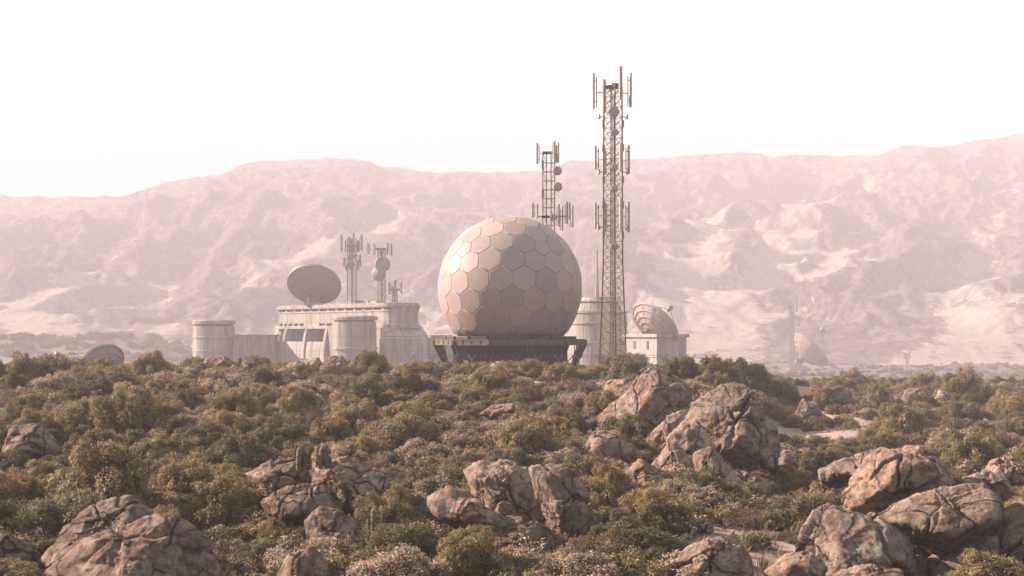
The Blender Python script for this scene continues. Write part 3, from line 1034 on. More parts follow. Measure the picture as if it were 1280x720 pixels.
HAND = [  # species, px, base py, width px, height factor, label
    ('olive', 113, 657, 170, 1.15, 'biggest yellow-olive shrub, just behind the largest grey boulder'),
    ('olive', 150, 547, 105, 1.25, 'tall yellow-olive shrub right behind the biggest shrub'),
    ('olive', 278, 668, 140, 1.0, 'wide yellow-olive shrub between the largest grey boulder and the flat-topped boulder'),
    ('green', 5, 668, 70, 1.1, 'dark green shrub at the left edge above the layered dark rock'),
    ('olive', 285, 552, 90, 1.0, 'rounded yellow-olive shrub uphill of the flat-topped boulder'),
    ('straw', 218, 548, 75, 1.0, 'straw-topped shrub beside the tall yellow-olive shrub'),
    ('grey', 65, 532, 85, 1.0, 'grey-green mound above the shrub-hidden boulder'),
    ('green', 12, 497, 50, 1.3, 'dark green shrub on the crest at the left edge'),
    ('green', 50, 475, 45, 1.3, 'dark green bushy shrub on the crest below the feed horn of the low dish'),
    ('olive', 188, 478, 60, 1.3, 'yellow-olive shrub on the crest beside the low dish'),
    ('olive', 100, 485, 60, 1.0, 'yellow-olive shrub on the crest under the low dish'),
    ('straw', 232, 478, 60, 0.9, 'straw-topped shrub on the crest under the round watchtower'),
    ('olive', 365, 528, 80, 1.05, 'yellow-olive shrub halfway up the slope below the bunker'),
    ('olive', 505, 542, 80, 1.15, 'yellow-olive shrub in the middle of the slope, above the straw-topped clump'),
    ('olive', 412, 562, 80, 1.1, 'yellow-olive shrub just uphill of the cleft boulder'),
    ('straw', 532, 585, 95, 0.9, 'broad straw-topped shrub above the sloping slab'),
    ('straw', 588, 552, 70, 0.9, 'straw-topped shrub below the flat pale stone'),
    ('green', 345, 570, 100, 0.9, 'low dark green shrub behind the flat-topped boulder'),
    ('olive', 592, 735, 120, 1.1, 'yellow-olive shrub at the lower edge below the sloping slab'),
    ('grey', 325, 712, 90, 0.9, 'grey-green shrub at the lower edge beside the small cracked boulder'),
    ('green', 385, 680, 100, 0.7, 'low dark shrub spreading in front of the dark broken boulder'),
    ('olive', 455, 728, 60, 0.8, 'small yellow-olive shrub at the lower edge below the pale flowering plants'),
    ('heath', 470, 600, 60, 0.9, 'brown twiggy shrub on the far side of the cleft boulder'),
    ('heath', 520, 670, 90, 1.0, 'brown twiggy shrub among the pale flowering plants'),
    ('olive', 660, 578, 105, 1.0, 'yellow-olive shrub above the big rounded boulder'),
    ('olive', 702, 545, 70, 1.1, 'yellow-olive shrub left of the smooth domed boulder'),
    ('olive', 712, 566, 60, 0.9, 'small yellow-olive shrub touching the small round boulder'),
    ('olive', 757, 628, 70, 1.3, 'yellow-olive shrub below the smooth domed boulder'),
    ('olive', 822, 652, 100, 0.9, 'pale olive shrub below the wedge-shaped boulder'),
    ('straw', 872, 640, 55, 1.0, 'straw-topped shrub at the foot of the wedge-shaped boulder'),
    ('grey', 770, 668, 90, 0.9, 'grey-green shrub beside the dark pillar-like boulder'),
    ('green', 800, 706, 140, 0.8, 'wide dark green shrub above the low layered boulder'),
    ('olive', 665, 474, 60, 0.8, 'yellow-olive shrub on the crest under the middle of the radome'),
    ('olive', 702, 480, 55, 0.9, 'low yellow-olive shrub on the crest under the far side of the radome'),
    ('olive', 745, 474, 60, 0.7, 'yellow-olive shrub on the crest at the foot of the tall lattice tower'),
    ('green', 850, 478, 62, 1.15, 'tall dark green shrub on the crest below the annex dish'),
    ('green', 897, 482, 65, 1.3, 'dark green shrub on the crest just behind the tall cracked boulder'),
    ('green', 938, 492, 70, 1.3, 'dark green shrub where the crest begins to fall'),
    ('green', 975, 508, 60, 1.2, 'dark green shrub low on the falling crest beside the tall cracked boulder'),
    ('grey', 733, 503, 60, 0.9, 'grey-green shrub between the crest and the domed boulder'),
    ('olive', 1027, 482, 36, 1.5, 'round yellow-olive shrub on the far crest below the hazy far dish'),
    ('olive', 1068, 484, 44, 1.2, 'yellow-olive shrub on the far crest beyond the track boulder'),
    ('olive', 1098, 482, 46, 1.5, 'tallest yellow-olive shrub of the far crest, beside the faint far mast'),
    ('olive', 1158, 490, 55, 1.0, 'yellow-olive shrub on the far crest behind the split track boulder'),
    ('olive', 1212, 505, 80, 1.2, 'wide yellow-olive shrub on the far crest beyond the track'),
    ('green', 1240, 512, 60, 1.1, 'dark green shrub on the far crest near the right edge'),
    ('olive', 1270, 515, 60, 1.1, 'yellow-olive shrub on the far crest cut by the right edge'),
    ('olive', 1214, 592, 105, 1.1, 'yellow-olive shrub beyond the boulder pile, above the pale edge boulder'),
    ('grey', 1140, 540, 65, 0.8, 'grey-green shrub on the near side of the sandy track'),
    ('grey', 1110, 516, 60, 0.9, 'grey-green shrub between the track boulder and the split boulder'),
    ('green', 1010, 600, 80, 1.0, 'dark green shrub between the tall cracked boulder and the boulder pile'),
    ('heath', 990, 655, 110, 0.7, 'broad brown twiggy shrub in front of the boulder pile'),
    ('heath', 935, 660, 90, 0.7, 'brown twiggy shrub behind the low layered boulder'),
    ('heath', 1000, 682, 70, 0.5, 'low brown twiggy shrub by the sandy patch'),
    ('olive', 460, 478, 60, 1.2, 'yellow-olive shrub on the crest beside the round boulder'),
    ('heath', 425, 478, 60, 1.0, 'brown twiggy shrub on the crest in front of the bunker turret'),
    ('olive', 520, 480, 60, 0.9, 'yellow-olive shrub on the crest by the end of the wire fence'),
    ('grey', 1200, 608, 50, 1.0, 'small grey-green shrub on the flank of the boulder pile'),
    ('olive', 170, 720, 60, 0.8, 'yellow-olive shrub growing in front of the largest grey boulder'),
    ('green', 60, 700, 80, 0.7, 'dark green low shrub between the layered dark rock and the sharp-ridged boulder'),
]


def place_hand():
    for sp, px, py, w, hf, label in HAND:
        d = ground_depth(px, py)
        r = w / F * d / 2 * 1.05
        bush(sp, (px - 640) / F * d, d + r * 0.55, r, r * hf, label)


place_hand()

_LBL = {}
LM = ROCKS


def auto_label(sp, x, y, r):
    size = 'tiny' if r < 0.55 else 'small' if r < 0.75 else 'middling' if r < 0.95 else 'broad'
    p = Vector((x, y, 0))
    near = sorted(LM, key=lambda q: ((q[0] - p).length - q[1]))
    a, b = near[0], near[1]
    rel = 'uphill of' if y > a[0].y + a[1] else 'below' if y < a[0].y - a[1] else 'beside'
    look = SPEC[sp]['look']
    cand = [f'{size} {look} shrub {rel} {a[2]}',
            f'{size} {look} shrub between {a[2]} and {b[2]}',
            f'{size} {look} shrub {rel} {a[2]}, towards {near[2][2]}',
            f'{size} {look} shrub {rel} {a[2]}, farther from {near[3][2]}']
    for c in cand:
        if c not in _LBL:
            _LBL[c] = 1
            return c, f'{look} shrubs around {a[2]}'
    return f'{look} shrub on the rocky slope near {a[2]}', f'{look} shrubs around {a[2]}'


def scatter():
    rng = random.Random(11)
    n = 0
    tries = 0
    while n < 262 and tries < 9000:
        tries += 1
        px = rng.uniform(-30, 1310)
        py = 458 + 290 * rng.random() ** 0.92
        d = ground_depth(px, py)
        if d > 128 or (d > 84 and px < 960):
            continue
        x, y = (px - 640) / F * d, d
        big = 1.0 if d < 60 else 1.2
        r = (0.72 + 0.85 * rng.random() ** 1.3) * big
        if any((abs(x - a) / (c + r * 0.55)) ** 2 + ((y - b) / (e + r * 0.55)) ** 2 < 1 for a, b, c, e in ROCK_FOOT):
            continue
        # keep the faces of the boulders clear of shrubs standing right in front of them
        if any(abs(x - a) < c * 0.9 and 0 < b - y < e + 1.3 and rng.random() < 0.6 for a, b, c, e in ROCK_FOOT):
            continue
        if any(math.hypot(x - a, y - b) < (q + r) * 0.68 for a, b, q in BUSHES):
            continue
        if float(sand_at(np.array([x]), np.array([y]))[0]) > 0.3:
            continue
        zone = float(fbm(np.array([[x / 7, y / 7, 2.2]]), 2, 77)[0])
        u = rng.random() + zone * 0.5
        sp = 'heath' if u < 0.13 else 'grey' if u < 0.36 else 'olive' if u < 0.70 else 'straw' if u < 0.84 else 'green'
        if d > 66 and 520 < px < 770:
            r = min(r, 0.62)
        lab, grp = auto_label(sp, x, y, r)
        bush(sp, x, y, r, r * rng.uniform(0.8, 1.2), lab, grp, parts=d < 60)
        n += 1
    return n


scatter()


# undergrowth that nobody could count: instanced over points
def gn_scatter(name, pts, sources, kind='stuff', label=None):
    """pts: list of (x, y, z, rz, scale, index)"""
    a = np.array(pts, np.float32)
    me = bpy.data.meshes.new(name)
    me.vertices.add(len(a))
    me.vertices.foreach_set('co', a[:, :3].ravel())
    for nm, tp, col in (('rz', 'FLOAT', 3), ('sc', 'FLOAT', 4)):
        at = me.attributes.new(nm, tp, 'POINT')
        at.data.foreach_set('value', a[:, col])
    at = me.attributes.new('ix', 'INT', 'POINT')
    at.data.foreach_set('value', a[:, 5].astype(np.int32))
    o = link(bpy.data.objects.new(name, me))
    g = bpy.data.node_groups.new(name, 'GeometryNodeTree')
    g.interface.new_socket('Geometry', in_out='INPUT', socket_type='NodeSocketGeometry')
    g.interface.new_socket('Geometry', in_out='OUTPUT', socket_type='NodeSocketGeometry')
    N = g.nodes.new
    gi, go = N('NodeGroupInput'), N('NodeGroupOutput')
    m2p, iop, jn = N('GeometryNodeMeshToPoints'), N('GeometryNodeInstanceOnPoints'), N('GeometryNodeJoinGeometry')
    for s in reversed(sources):
        oi = N('GeometryNodeObjectInfo')
        oi.inputs['Object'].default_value = s
        oi.inputs['As Instance'].default_value = True
        g.links.new(oi.outputs['Geometry'], jn.inputs[0])

    def at_node(nm, tp):
        q = N('GeometryNodeInputNamedAttribute')
        q.data_type = tp
        q.inputs['Name'].default_value = nm
        return q.outputs['Attribute']
    cx = N('ShaderNodeCombineXYZ')
    g.links.new(at_node('rz', 'FLOAT'), cx.inputs['Z'])
    g.links.new(gi.outputs[0], m2p.inputs['Mesh'])
    g.links.new(m2p.outputs[0], iop.inputs['Points'])
    g.links.new(jn.outputs[0], iop.inputs['Instance'])
    iop.inputs['Pick Instance'].default_value = True
    g.links.new(at_node('ix', 'INT'), iop.inputs['Instance Index'])
    g.links.new(cx.outputs[0], iop.inputs['Rotation'])
    g.links.new(at_node('sc', 'FLOAT'), iop.inputs['Scale'])
    g.links.new(iop.outputs[0], go.inputs[0])
    md = o.modifiers.new('scatter', 'NODES')
    md.node_group = g
    tag(o, label, None, None, kind)
    return o


def undergrowth():
    rng = random.Random(5)
    srcs = []
    for i, sp in enumerate(('grey', 'heath', 'straw', 'olive', 'green')):
        kw = dict(SPEC[sp]['kw'])
        kw.update(nblob=10, nsprig=190, nleaf=9, lsize=0.075, slen=0.2, spread=0.09, blob=(0.18, 0.36))
        srcs.append(bpy.data.objects.new('undergrowth_' + sp, bush_mesh('foliage', 900 + i, SPEC[sp]['mat'], **kw)[0]))
    far_srcs = [bpy.data.objects.new('scrub_' + sp, PROTO[(sp, 1)][0]) for sp in ('grey', 'heath', 'straw', 'olive', 'green')]
    pts = []
    xs, ys = [], []
    for _ in range(9500):
        d = 19 + (126 - 19) * rng.random() ** 1.25
        u = rng.uniform(-0.42, 0.42)
        x = u * (d + 12)
        if d > 92 and u < 0.19:
            continue
        xs.append(x)
        ys.append(d)
    X, Y = np.array(xs), np.array(ys)
    Z = ground_z(X, Y)
    S = sand_at(X, Y)
    zone = fbm(p3(X / 5, Y / 5, 4.4), 2, 78)
    dens = fbm(p3(X / 3.5, Y / 3.5, 7.4), 2, 79)
    for i in range(len(X)):
        if S[i] > 0.35 and rng.random() < 0.93:
            continue
        if dens[i] < -0.32 and rng.random() < 0.8:
            continue
        x, y = X[i], Y[i]
        if any(((x - a) / (c * 0.95)) ** 2 + ((y - b) / (e * 0.95)) ** 2 < 1 for a, b, c, e in ROCK_FOOT):
            continue
        if any((x - a) ** 2 + (y - b) ** 2 < (q * 0.45) ** 2 for a, b, q in BUSHES):
            continue
        u = rng.random() + zone[i] * 0.55
        ix = 0 if u < 0.32 else 1 if u < 0.46 else 2 if u < 0.63 else 3 if u < 0.88 else 4
        sc = rng.uniform(0.2, 0.62) * (1.0 if y < 60 else 1.25)
        pts.append((x, y, Z[i] - 0.03, rng.uniform(0, 6.28), sc, ix))
    gn_scatter('low_undergrowth', pts, srcs, 'stuff', 'low mixed undergrowth of small dry shrubs covering the hill')
    # distant scrub in the valley and on the wooded knoll
    pts = []
    for _ in range(16000):
        y = 132 + 510 * rng.random() ** 1.15
        u = rng.uniform(-0.45, 0.45)
        x = u * y
        k = math.exp(-(((x + 180) / 76) ** 2 + ((y - 547) / 36) ** 2))
        if rng.random() > 0.5 + 0.6 * k:
            continue
        pts.append((x, y, gz(x, y) - 0.2, rng.uniform(0, 6.28), rng.uniform(0.6, 1.6) * (1 + 1.2 * k), rng.choice([0, 3, 4, 4])))
    gn_scatter('distant_scrub', pts, far_srcs, 'stuff', 'hazy scrub and trees scattered over the valley beyond the crest')


undergrowth()


# grass, pebbles
def grass():
    rng = np.random.default_rng(3)
    n = 19000
    d = 19 + (84 - 19) * rng.random(n) ** 1.3
    u = rng.uniform(-0.42, 0.42, n)
    x = u * (d + 12)
    cl = fbm(p3(x / 2.2, d / 2.2, 1.7), 2, 33)
    ok = (cl > -0.12)
    x, d = x[ok], d[ok]
    n = len(x)
    z = ground_z(x, d)
    nb = 9
    a = rng.uniform(0, 2 * np.pi, (n, nb))
    lean = rng.uniform(0.1, 0.6, (n, nb))
    h = rng.uniform(0.14, 0.38, (n, 1)) * rng.uniform(0.6, 1.1, (n, nb))
    base = np.stack([x, d, z - 0.02], 1)[:, None] + np.stack([np.cos(a), np.sin(a), np.zeros_like(a)], 2) * 0.05
    up = np.stack([np.cos(a) * lean, np.sin(a) * lean, np.ones_like(a)], 2)
    side = np.stack([-np.sin(a), np.cos(a), np.zeros_like(a)], 2) * 0.009
    mid = base + up * (h * 0.55)[..., None]
    tip = base + up * h[..., None] + np.stack([np.cos(a), np.sin(a), -0.3 * np.ones_like(a)], 2) * (h * 0.25)[..., None]
    q = np.stack([base - side, base + side, mid + side * 0.8, mid - side * 0.8], 2).reshape(-1, 4, 3)
    q2 = np.stack([mid - side * 0.8, mid + side * 0.8, tip, tip - side * 0.1], 2).reshape(-1, 4, 3)
    v = np.concatenate([q, q2]).reshape(-1, 3)
    lv = np.repeat(np.tile(rng.random(n * nb), 2), 4)
    me = mesh_np('dry_grass', v, np.arange(len(v)).reshape(-1, 4), [M['dry']], False, {'lv': lv, 'tip': lv * 0})
    o = link(bpy.data.objects.new('dry_grass', me))
    tag(o, 'thin dry grass growing between the shrubs and stones', kind='stuff')


def pebbles():
    rng = np.random.default_rng(8)
    n = 4200
    d = 19 + (110 - 19) * rng.random(n) ** 1.35
    u = rng.uniform(-0.42, 0.42, n)
    x = u * (d + 12)
    keep = rng.random(n) < (0.5 + 0.5 * sand_at(x, d))
    x, d = x[keep], d[keep]
    z = ground_z(x, d)
    iv, fc = ico(2)
    V, Fc = [], []
    for i in range(len(x)):
        s = 0.03 + 0.13 * rng.random() ** 3
        v = iv * (1 + rng.normal(0, 0.14, (len(iv), 1))) * np.array([1, rng.uniform(0.6, 1.1), rng.uniform(0.45, 0.8)]) * s
        a = rng.uniform(0, 6.28)
        R = np.array([[math.cos(a), -math.sin(a), 0], [math.sin(a), math.cos(a), 0], [0, 0, 1]])
        V.append(v @ R.T + np.array([x[i], d[i], z[i] + s * 0.15]))
        Fc.append(fc + i * len(iv))
    me = mesh_np('pebbles', np.concatenate(V), np.concatenate(Fc), [M['rock']], False)
    o = link(bpy.data.objects.new('pebbles', me))
    tag(o, 'loose pebbles and stones lying on the bare earth', kind='stuff')


grass()
pebbles()


# stubby cacti on the boulders and pale flowering plants
def cacti():
    data = [(372.5, 558, 588, 4.2, 'leftmost and tallest stubby cactus between the flat-topped and cleft boulders'),
            (382, 563, 588, 3.6, 'short leaning cactus close beside the tallest stubby cactus'),
            (400.5, 557, 586, 4.4, 'upright cactus on the back of the cleft boulder, taller of its pair'),
            (409, 561, 586, 4.0, 'shorter cactus of the pair on the cleft boulder'),
            (467, 634, 668, 4.6, 'lone stubby cactus in front of the cleft boulder')]
    for i, (px, t, b, r, lab) in enumerate(data):
        d = 34.0 if i < 4 else 30.5
        s = d / F
        p = P(px, b, d)
        h = (b - t) * s
        root = thing('cactus', p, lab, 'cactus', 'stubby cacti on the boulders')
        lean = Vector(((random.random() - 0.3) * 0.25, 0, 1)).normalized()
        mb = MB()
        prof = []
        for k in range(9):
            q = k / 8
            prof.append((r * s * 0.8 * (0.72 + 0.32 * math.sin(q * 2.4)) * (1 if q < 0.85 else math.sqrt(max(0.02, 1 - ((q - 0.85) / 0.15) ** 2))), h * q))
        mb.lathe(prof, p, 14, lean, sm=False)
        mb.build('stem', M['cactus'], root)
        sb = MB()
        for k in range(260):
            q = random.random()
            a = random.uniform(0, 6.28)
            c = p + lean * h * q + Vector((math.cos(a), math.sin(a), 0)) * r * s * 0.9
            sb.bar(c, c + Vector((math.cos(a), math.sin(a), 0.5)) * 0.05, 0.006, 3)
        sb.build('spines', M['dry'], root)


def flowers():
    rng = np.random.default_rng(44)
    me = None
    data = [(458, 676, 'pale yellow rosette plant nearest the lone stubby cactus'), (470, 668, 'pale yellow plant just behind the yellow rosette plant'), (498, 664, 'tallest pale yellow plant in front of the brown twiggy shrub'),
            (505, 680, 'low pale yellow plant below the tallest pale yellow plant'), (519, 706, 'small pale yellow plant at the lower edge by the yellow-olive shrub'), (64, 660, 'pale yellow plant under the biggest shrub')]
    for px, py, lab in data:
        d = ground_depth(px, py)
        x = (px - 640) / F * d
        r = 0.34
        n = 34
        pos = np.stack([rng.normal(0, 0.5, n), rng.normal(0, 0.5, n), rng.uniform(0.25, 0.95, n)], 1)
        ax = pos * np.array([0.6, 0.6, 0]) + np.array([0, 0, 1])
        ax /= np.linalg.norm(ax, axis=1, keepdims=True)
        q, t = sprig_leaves(rng, pos, ax, 0.12, 16, 0.07, 0.07)
        root = thing('flowering_plant', (x, d, gz(x, d)), lab, 'plant', 'pale yellow plants among the boulders')
        root.scale = (r, r, r * 1.3)
        m2 = mesh_np('leaves', q.reshape(-1, 3), np.arange(len(q) * 4).reshape(-1, 4), [M['yellow']], False, {'lv': np.repeat(np.clip(t * 0.7 + rng.random(len(q)) * 0.4, 0, 1), 4)})
        o = link(bpy.data.objects.new('leaves', m2))
        o.parent = root
        mb = MB()
        for c in pos:
            mb.bar((0.2 * c[0], 0.2 * c[1], -0.05), tuple(c), 0.02, 4)
        o2 = mb.build('stems', M['twig'])
        o2.parent = root


cacti()
flowers()


# ------------------------------------------------------------------ radome
def radome():
    D = 95.0
    s = D / F
    C = P(637.5, 359.8, D)
    R = 90.5 * s
    zcut = P(0, 421.0, D).z
    zbeam_t, zbeam_b = P(0, 424.0, D).z, P(0, 431.0, D).z
    zg = gz(C.x, D) - 0.2
    root = thing('radome', (C.x, C.y, gz(C.x, D)), 'large pale golf-ball dome of hexagonal panels on a dark steel platform', 'radar dome')
    # icosahedron turned so that its corners lie where the photo shows the smaller panels
    Mv = Vector((-0.105, -0.79, 0.60)).normalized()
    e = Vector((1.09, -0.13, 0.02))
    e = (e - Mv * e.dot(Mv)).normalized()
    xl = e.cross(Mv)
    ph = (1 + 5 ** 0.5) / 2
    base = []
    for a in (-1, 1):
        for b in (-ph, ph):
            base += [(0, a, b), (a, b, 0), (b, 0, a)]
    bm = bmesh.new()
    vs = [bm.verts.new(Vector(b).normalized()) for b in base]
    bmesh.ops.convex_hull(bm, input=bm.verts)
    tri = [[Vector(v.co) for v in f.verts] for f in bm.faces]
    bm.free()
    freq = 4
    pts = {}
    tris = []

    def key(v):
        v = v.normalized()
        k = (round(v.x, 4), round(v.y, 4), round(v.z, 4))
        if k not in pts:
            pts[k] = v
        return k
    for a, b, c in tri:
        g = {}
        for i in range(freq + 1):
            for j in range(freq + 1 - i):
                g[(i, j)] = key(a + (b - a) * (i / freq) + (c - a) * (j / freq))
        for i in range(freq):
            for j in range(freq - i):
                tris.append((g[(i, j)], g[(i + 1, j)], g[(i, j + 1)]))
                if i + j < freq - 1:
                    tris.append((g[(i + 1, j)], g[(i + 1, j + 1)], g[(i, j + 1)]))
    around = {}
    for t in tris:
        cen = ((pts[t[0]] + pts[t[1]] + pts[t[2]]) / 3).normalized()
        for k in t:
            around.setdefault(k, []).append(cen)

    def turn(v):
        return xl * v.x + e * v.y + Mv * v.z
    shell = MB()
    pid = []
    rnd = random.Random(4)
    ribs = MB()
    seen = set()
    for k, cs in around.items():
        c = turn(pts[k])
        cs = [turn(q) for q in cs]
        u = c.cross(Vector((0.3, 0.2, 1))).normalized()
        w = c.cross(u)
        cs.sort(key=lambda q: math.atan2(q.dot(w), q.dot(u)))
        dist = sum(q.dot(c) for q in cs) / len(cs)
        zmin = min(q.z for q in cs) * R + C.z
        if c.z * R + C.z < zcut - 0.25:
            continue
        pl = [q * (dist / q.dot(c)) for q in cs]         # corners on the panel's plane
        cc = c * dist
        n = len(pl)
        # rings: bulging middle, flat field, rolled edge, lip
        rings = [(0.0, 0.0065), (0.5, 0.005), (0.85, 0.002), (0.955, 0.0008), (0.968, 0.0), (0.978, -0.0025), (0.985, -0.009), (0.987, -0.03)]
        V, Fs = [C + (cc + c * rings[0][1]) * R], []
        for t, up in rings[1:]:
            for q in pl:
                V.append(C + (cc + (q - cc) * t + c * up) * R)
        for i in range(n):
            Fs.append([0, 1 + i, 1 + (i + 1) % n])
        for r in range(len(rings) - 2):
            for i in range(n):
                j = (i + 1) % n
                Fs.append([1 + r * n + i, 1 + (r + 1) * n + i, 1 + (r + 1) * n + j, 1 + r * n + j])
        # keep the ball above the platform
        V = [Vector((v.x, v.y, max(v.z, zcut))) for v in V]
        shell.add(V, Fs, 0, True)
        pid += [rnd.random()] * len(V)
    me_o = shell.build('shell', M['panel'], root)
    at = me_o.data.attributes.new('pid', 'FLOAT', 'POINT')
    at.data.foreach_set('value', pid)
    # inner lattice the panels are bolted to, seen in the joints
    inner = MB()
    prof = []
    a0 = math.asin(max(-1, (zcut - C.z) / (R * 0.965)))
    for i in range(41):
        a = a0 + (math.pi / 2 - a0) * i / 40
        prof.append((R * 0.962 * math.cos(a), R * 0.962 * math.sin(a)))
    inner.lathe(prof, C, 64)
    inner.build('inner_frame', M['tan_metal'], root)
    # platform
    cx, cy = C.x, C.y
    hw = (732 - 543) / 2 * s

    def ngon(r, n=12, a=math.pi / 12):
        return [(cx + r * math.cos(a + 2 * math.pi * k / n), cy + r * math.sin(a + 2 * math.pi * k / n)) for k in range(n)]
    deck = MB()
    deck.prism(ngon(hw * 0.93), zbeam_b + 0.05, zbeam_t - 0.02)
    deck.lathe([(hw * 0.70, zbeam_t - 0.1 - C.z), (hw * 0.70, zcut + 0.06 - C.z)], C, 24, sm=False)
    deck.build('deck', M['dark_metal'], root, bevel=0.02)
    ring = MB()
    outer, innr = ngon(hw / math.cos(math.pi / 12) * 0.985), ngon(hw * 0.93)
    for k in range(12):
        a, b = outer[k], outer[(k + 1) % 12]
        for z, th in ((zbeam_t - 0.04, 0.045), (zbeam_b + 0.04, 0.045)):
            ring.bar((a[0], a[1], z), (b[0], b[1], z), th * 1.4, 4)
        ring.bar((a[0], a[1], (zbeam_t + zbeam_b) / 2 - 0.12), (a[0], a[1], (zbeam_t + zbeam_b) / 2 + 0.12), 0.14, 6)
        # web of the ring beam
        n2 = Vector((b[0] - a[0], b[1] - a[1], 0))
        mid = Vector(((a[0] + b[0]) / 2, (a[1] + b[1]) / 2, (zbeam_t + zbeam_b) / 2))
        ring.box(mid, (n2.length * 0.96, 0.05, zbeam_t - zbeam_b - 0.10), math.atan2(n2.y, n2.x))
        for q in (0.25, 0.5, 0.75):
            pq = Vector((a[0] + n2.x * q, a[1] + n2.y * q, mid.z))
            ring.box(pq, (0.06, 0.12, zbeam_t - zbeam_b - 0.04), math.atan2(n2.y, n2.x))
    ring.build('ring_beam', M['platform'], root)
    # raised plinth blocks round the foot of the ball
    blk = MB()
    for k in range(20):
        a = 2 * math.pi * (k + 0.5) / 20
        rr = (718 - 556) / 2 * s * 0.97
        blk.box((cx + rr * math.cos(a), cy + rr * math.sin(a), (zbeam_t + zcut) / 2 + 0.02), (0.42, rr * 2 * math.pi / 20 * 0.86, zcut - zbeam_t + 0.04), a)
    blk.build('plinth_blocks', M['dark_metal'], root, bevel=0.02)
    drum = MB()
    rr = (708 - 567) / 2 * s
    drum.lathe([(rr, zg - C.z), (rr, zbeam_b + 0.05 - C.z)], C, 24, sm=False)
    for k in range(24):
        a = 2 * math.pi * k / 24
        drum.bar((cx + rr * math.cos(a), cy + rr * math.sin(a), zg), (cx + rr * math.cos(a), cy + rr * math.sin(a), zbeam_b), 0.05, 4)
    drum.build('drum_wall', M['dark_metal'], root)
    for k in range(12):
        p = outer[k]
        a = math.atan2(p[1] - cy, p[0] - cx)
        st = MB()
        for off in (-0.16, 0.16):
            t = Vector((p[0] - off * math.sin(a), p[1] + off * math.cos(a), zbeam_b + 0.03))
            b = Vector((cx + (rr + 0.12) * math.cos(a) - off * math.sin(a), cy + (rr + 0.12) * math.sin(a) + off * math.cos(a), zg))
            st.bar(t, b, 0.085, 4)
            t2 = t.lerp(Vector((cx, cy, t.z)), 0.07)
            st.bar(t2, b.lerp(t, 0.12), 0.05, 4)
        t = Vector((p[0], p[1], zbeam_b))
        st.bar(t.lerp(Vector((cx, cy, t.z)), 0.12), t.lerp(b, 0.55), 0.035, 4)
        st.build('strut', M['dark_metal'], root)
    # diagonal braces between neighbouring struts
    br = MB()
    for k in range(12):
        p, q = outer[k], outer[(k + 1) % 12]
        a2 = math.atan2(q[1] - cy, q[0] - cx)
        br.bar((p[0], p[1], zbeam_b), (cx + rr * 1.05 * math.cos(a2), cy + rr * 1.05 * math.sin(a2), zg + 0.1), 0.035, 4)
    br.build('brace', M['dark_metal'], root)


radome()


# ------------------------------------------------------------------ lattice towers
def lattice(legs_at, zs, lr, br, xbrace=True, gusset=0.0):
    """legs_at(z) -> list of leg points; returns (list of leg MBs, bracing MB)"""
    n = len(legs_at(zs[0]))
    legs = []
    for k in range(n):
        mb = MB()
        for a, b in zip(zs[:-1], zs[1:]):
            mb.bar(legs_at(a)[k], legs_at(b)[k], lr, 4)
        legs.append(mb)
    bb = MB()
    for i, (a, b) in enumerate(zip(zs[:-1], zs[1:])):
        A, B = legs_at(a), legs_at(b)
        for k in range(n):
            j = (k + 1) % n
            bb.bar(B[k], B[j], br, 4)
            if xbrace:
                bb.bar(A[k], B[j], br * 0.85, 4)
                bb.bar(A[j], B[k], br * 0.85, 4)
                if gusset:
                    c = (Vector(A[k]) + Vector(B[j])) / 2
                    v = Vector(A[j]) - Vector(A[k])
                    bb.box(c, (gusset, 0.03, gusset), math.atan2(v.y, v.x))
    return legs, bb


def panel_antenna(root, c, h, w, mast, zarm, mat='antenna', steel='olive_metal'):
    """a sector panel on its own little pole, with the arm that carries it"""
    c, mast = Vector(c), Vector(mast)
    out = Vector((c.x - mast.x, c.y - mast.y, 0))
    az = math.atan2(out.y, out.x)
    mb = MB()
    mb.box(c, (w * 0.62, w, h), az)
    o = mb.build('panel_antenna', M[mat], root, bevel=w * 0.12)
    dirn = out.normalized()
    pole = c - dirn * w * 0.85
    ab = MB()
    ab.bar(pole + Vector((0, 0, -h * 0.47)), pole + Vector((0, 0, h * 0.40)), w * 0.17, 6)
    ab.bar(Vector((pole.x, pole.y, zarm)), Vector((mast.x, mast.y, zarm)), w * 0.16, 4)
    for dz in (-0.3, 0.28):
        ab.bar(pole + Vector((0, 0, h * dz)), c + Vector((0, 0, h * dz)), w * 0.14, 4)
    ab.build('mount_arm', M[steel], o)
    return o


def drum_dish(root, c, axis, r, mount, n=20, mat='antenna', steel='olive_metal'):
    c, axis = Vector(c), Vector(axis).normalized()
    mb = MB()
    mb.lathe([(0.001, -r * 0.55), (r * 0.55, -r * 0.45), (r * 0.97, -r * 0.12), (r, 0), (r, r * 0.28), (r * 0.9, r * 0.34), (0.001, r * 0.42)], c, n, axis, sm=n > 8)
    o = mb.build('drum_antenna', M[mat], root)
    ab = MB()
    ab.bar(c - axis * r * 0.45, Vector(mount), r * 0.16, 5)
    ab.build('mount_arm', M[steel], o)
    return o


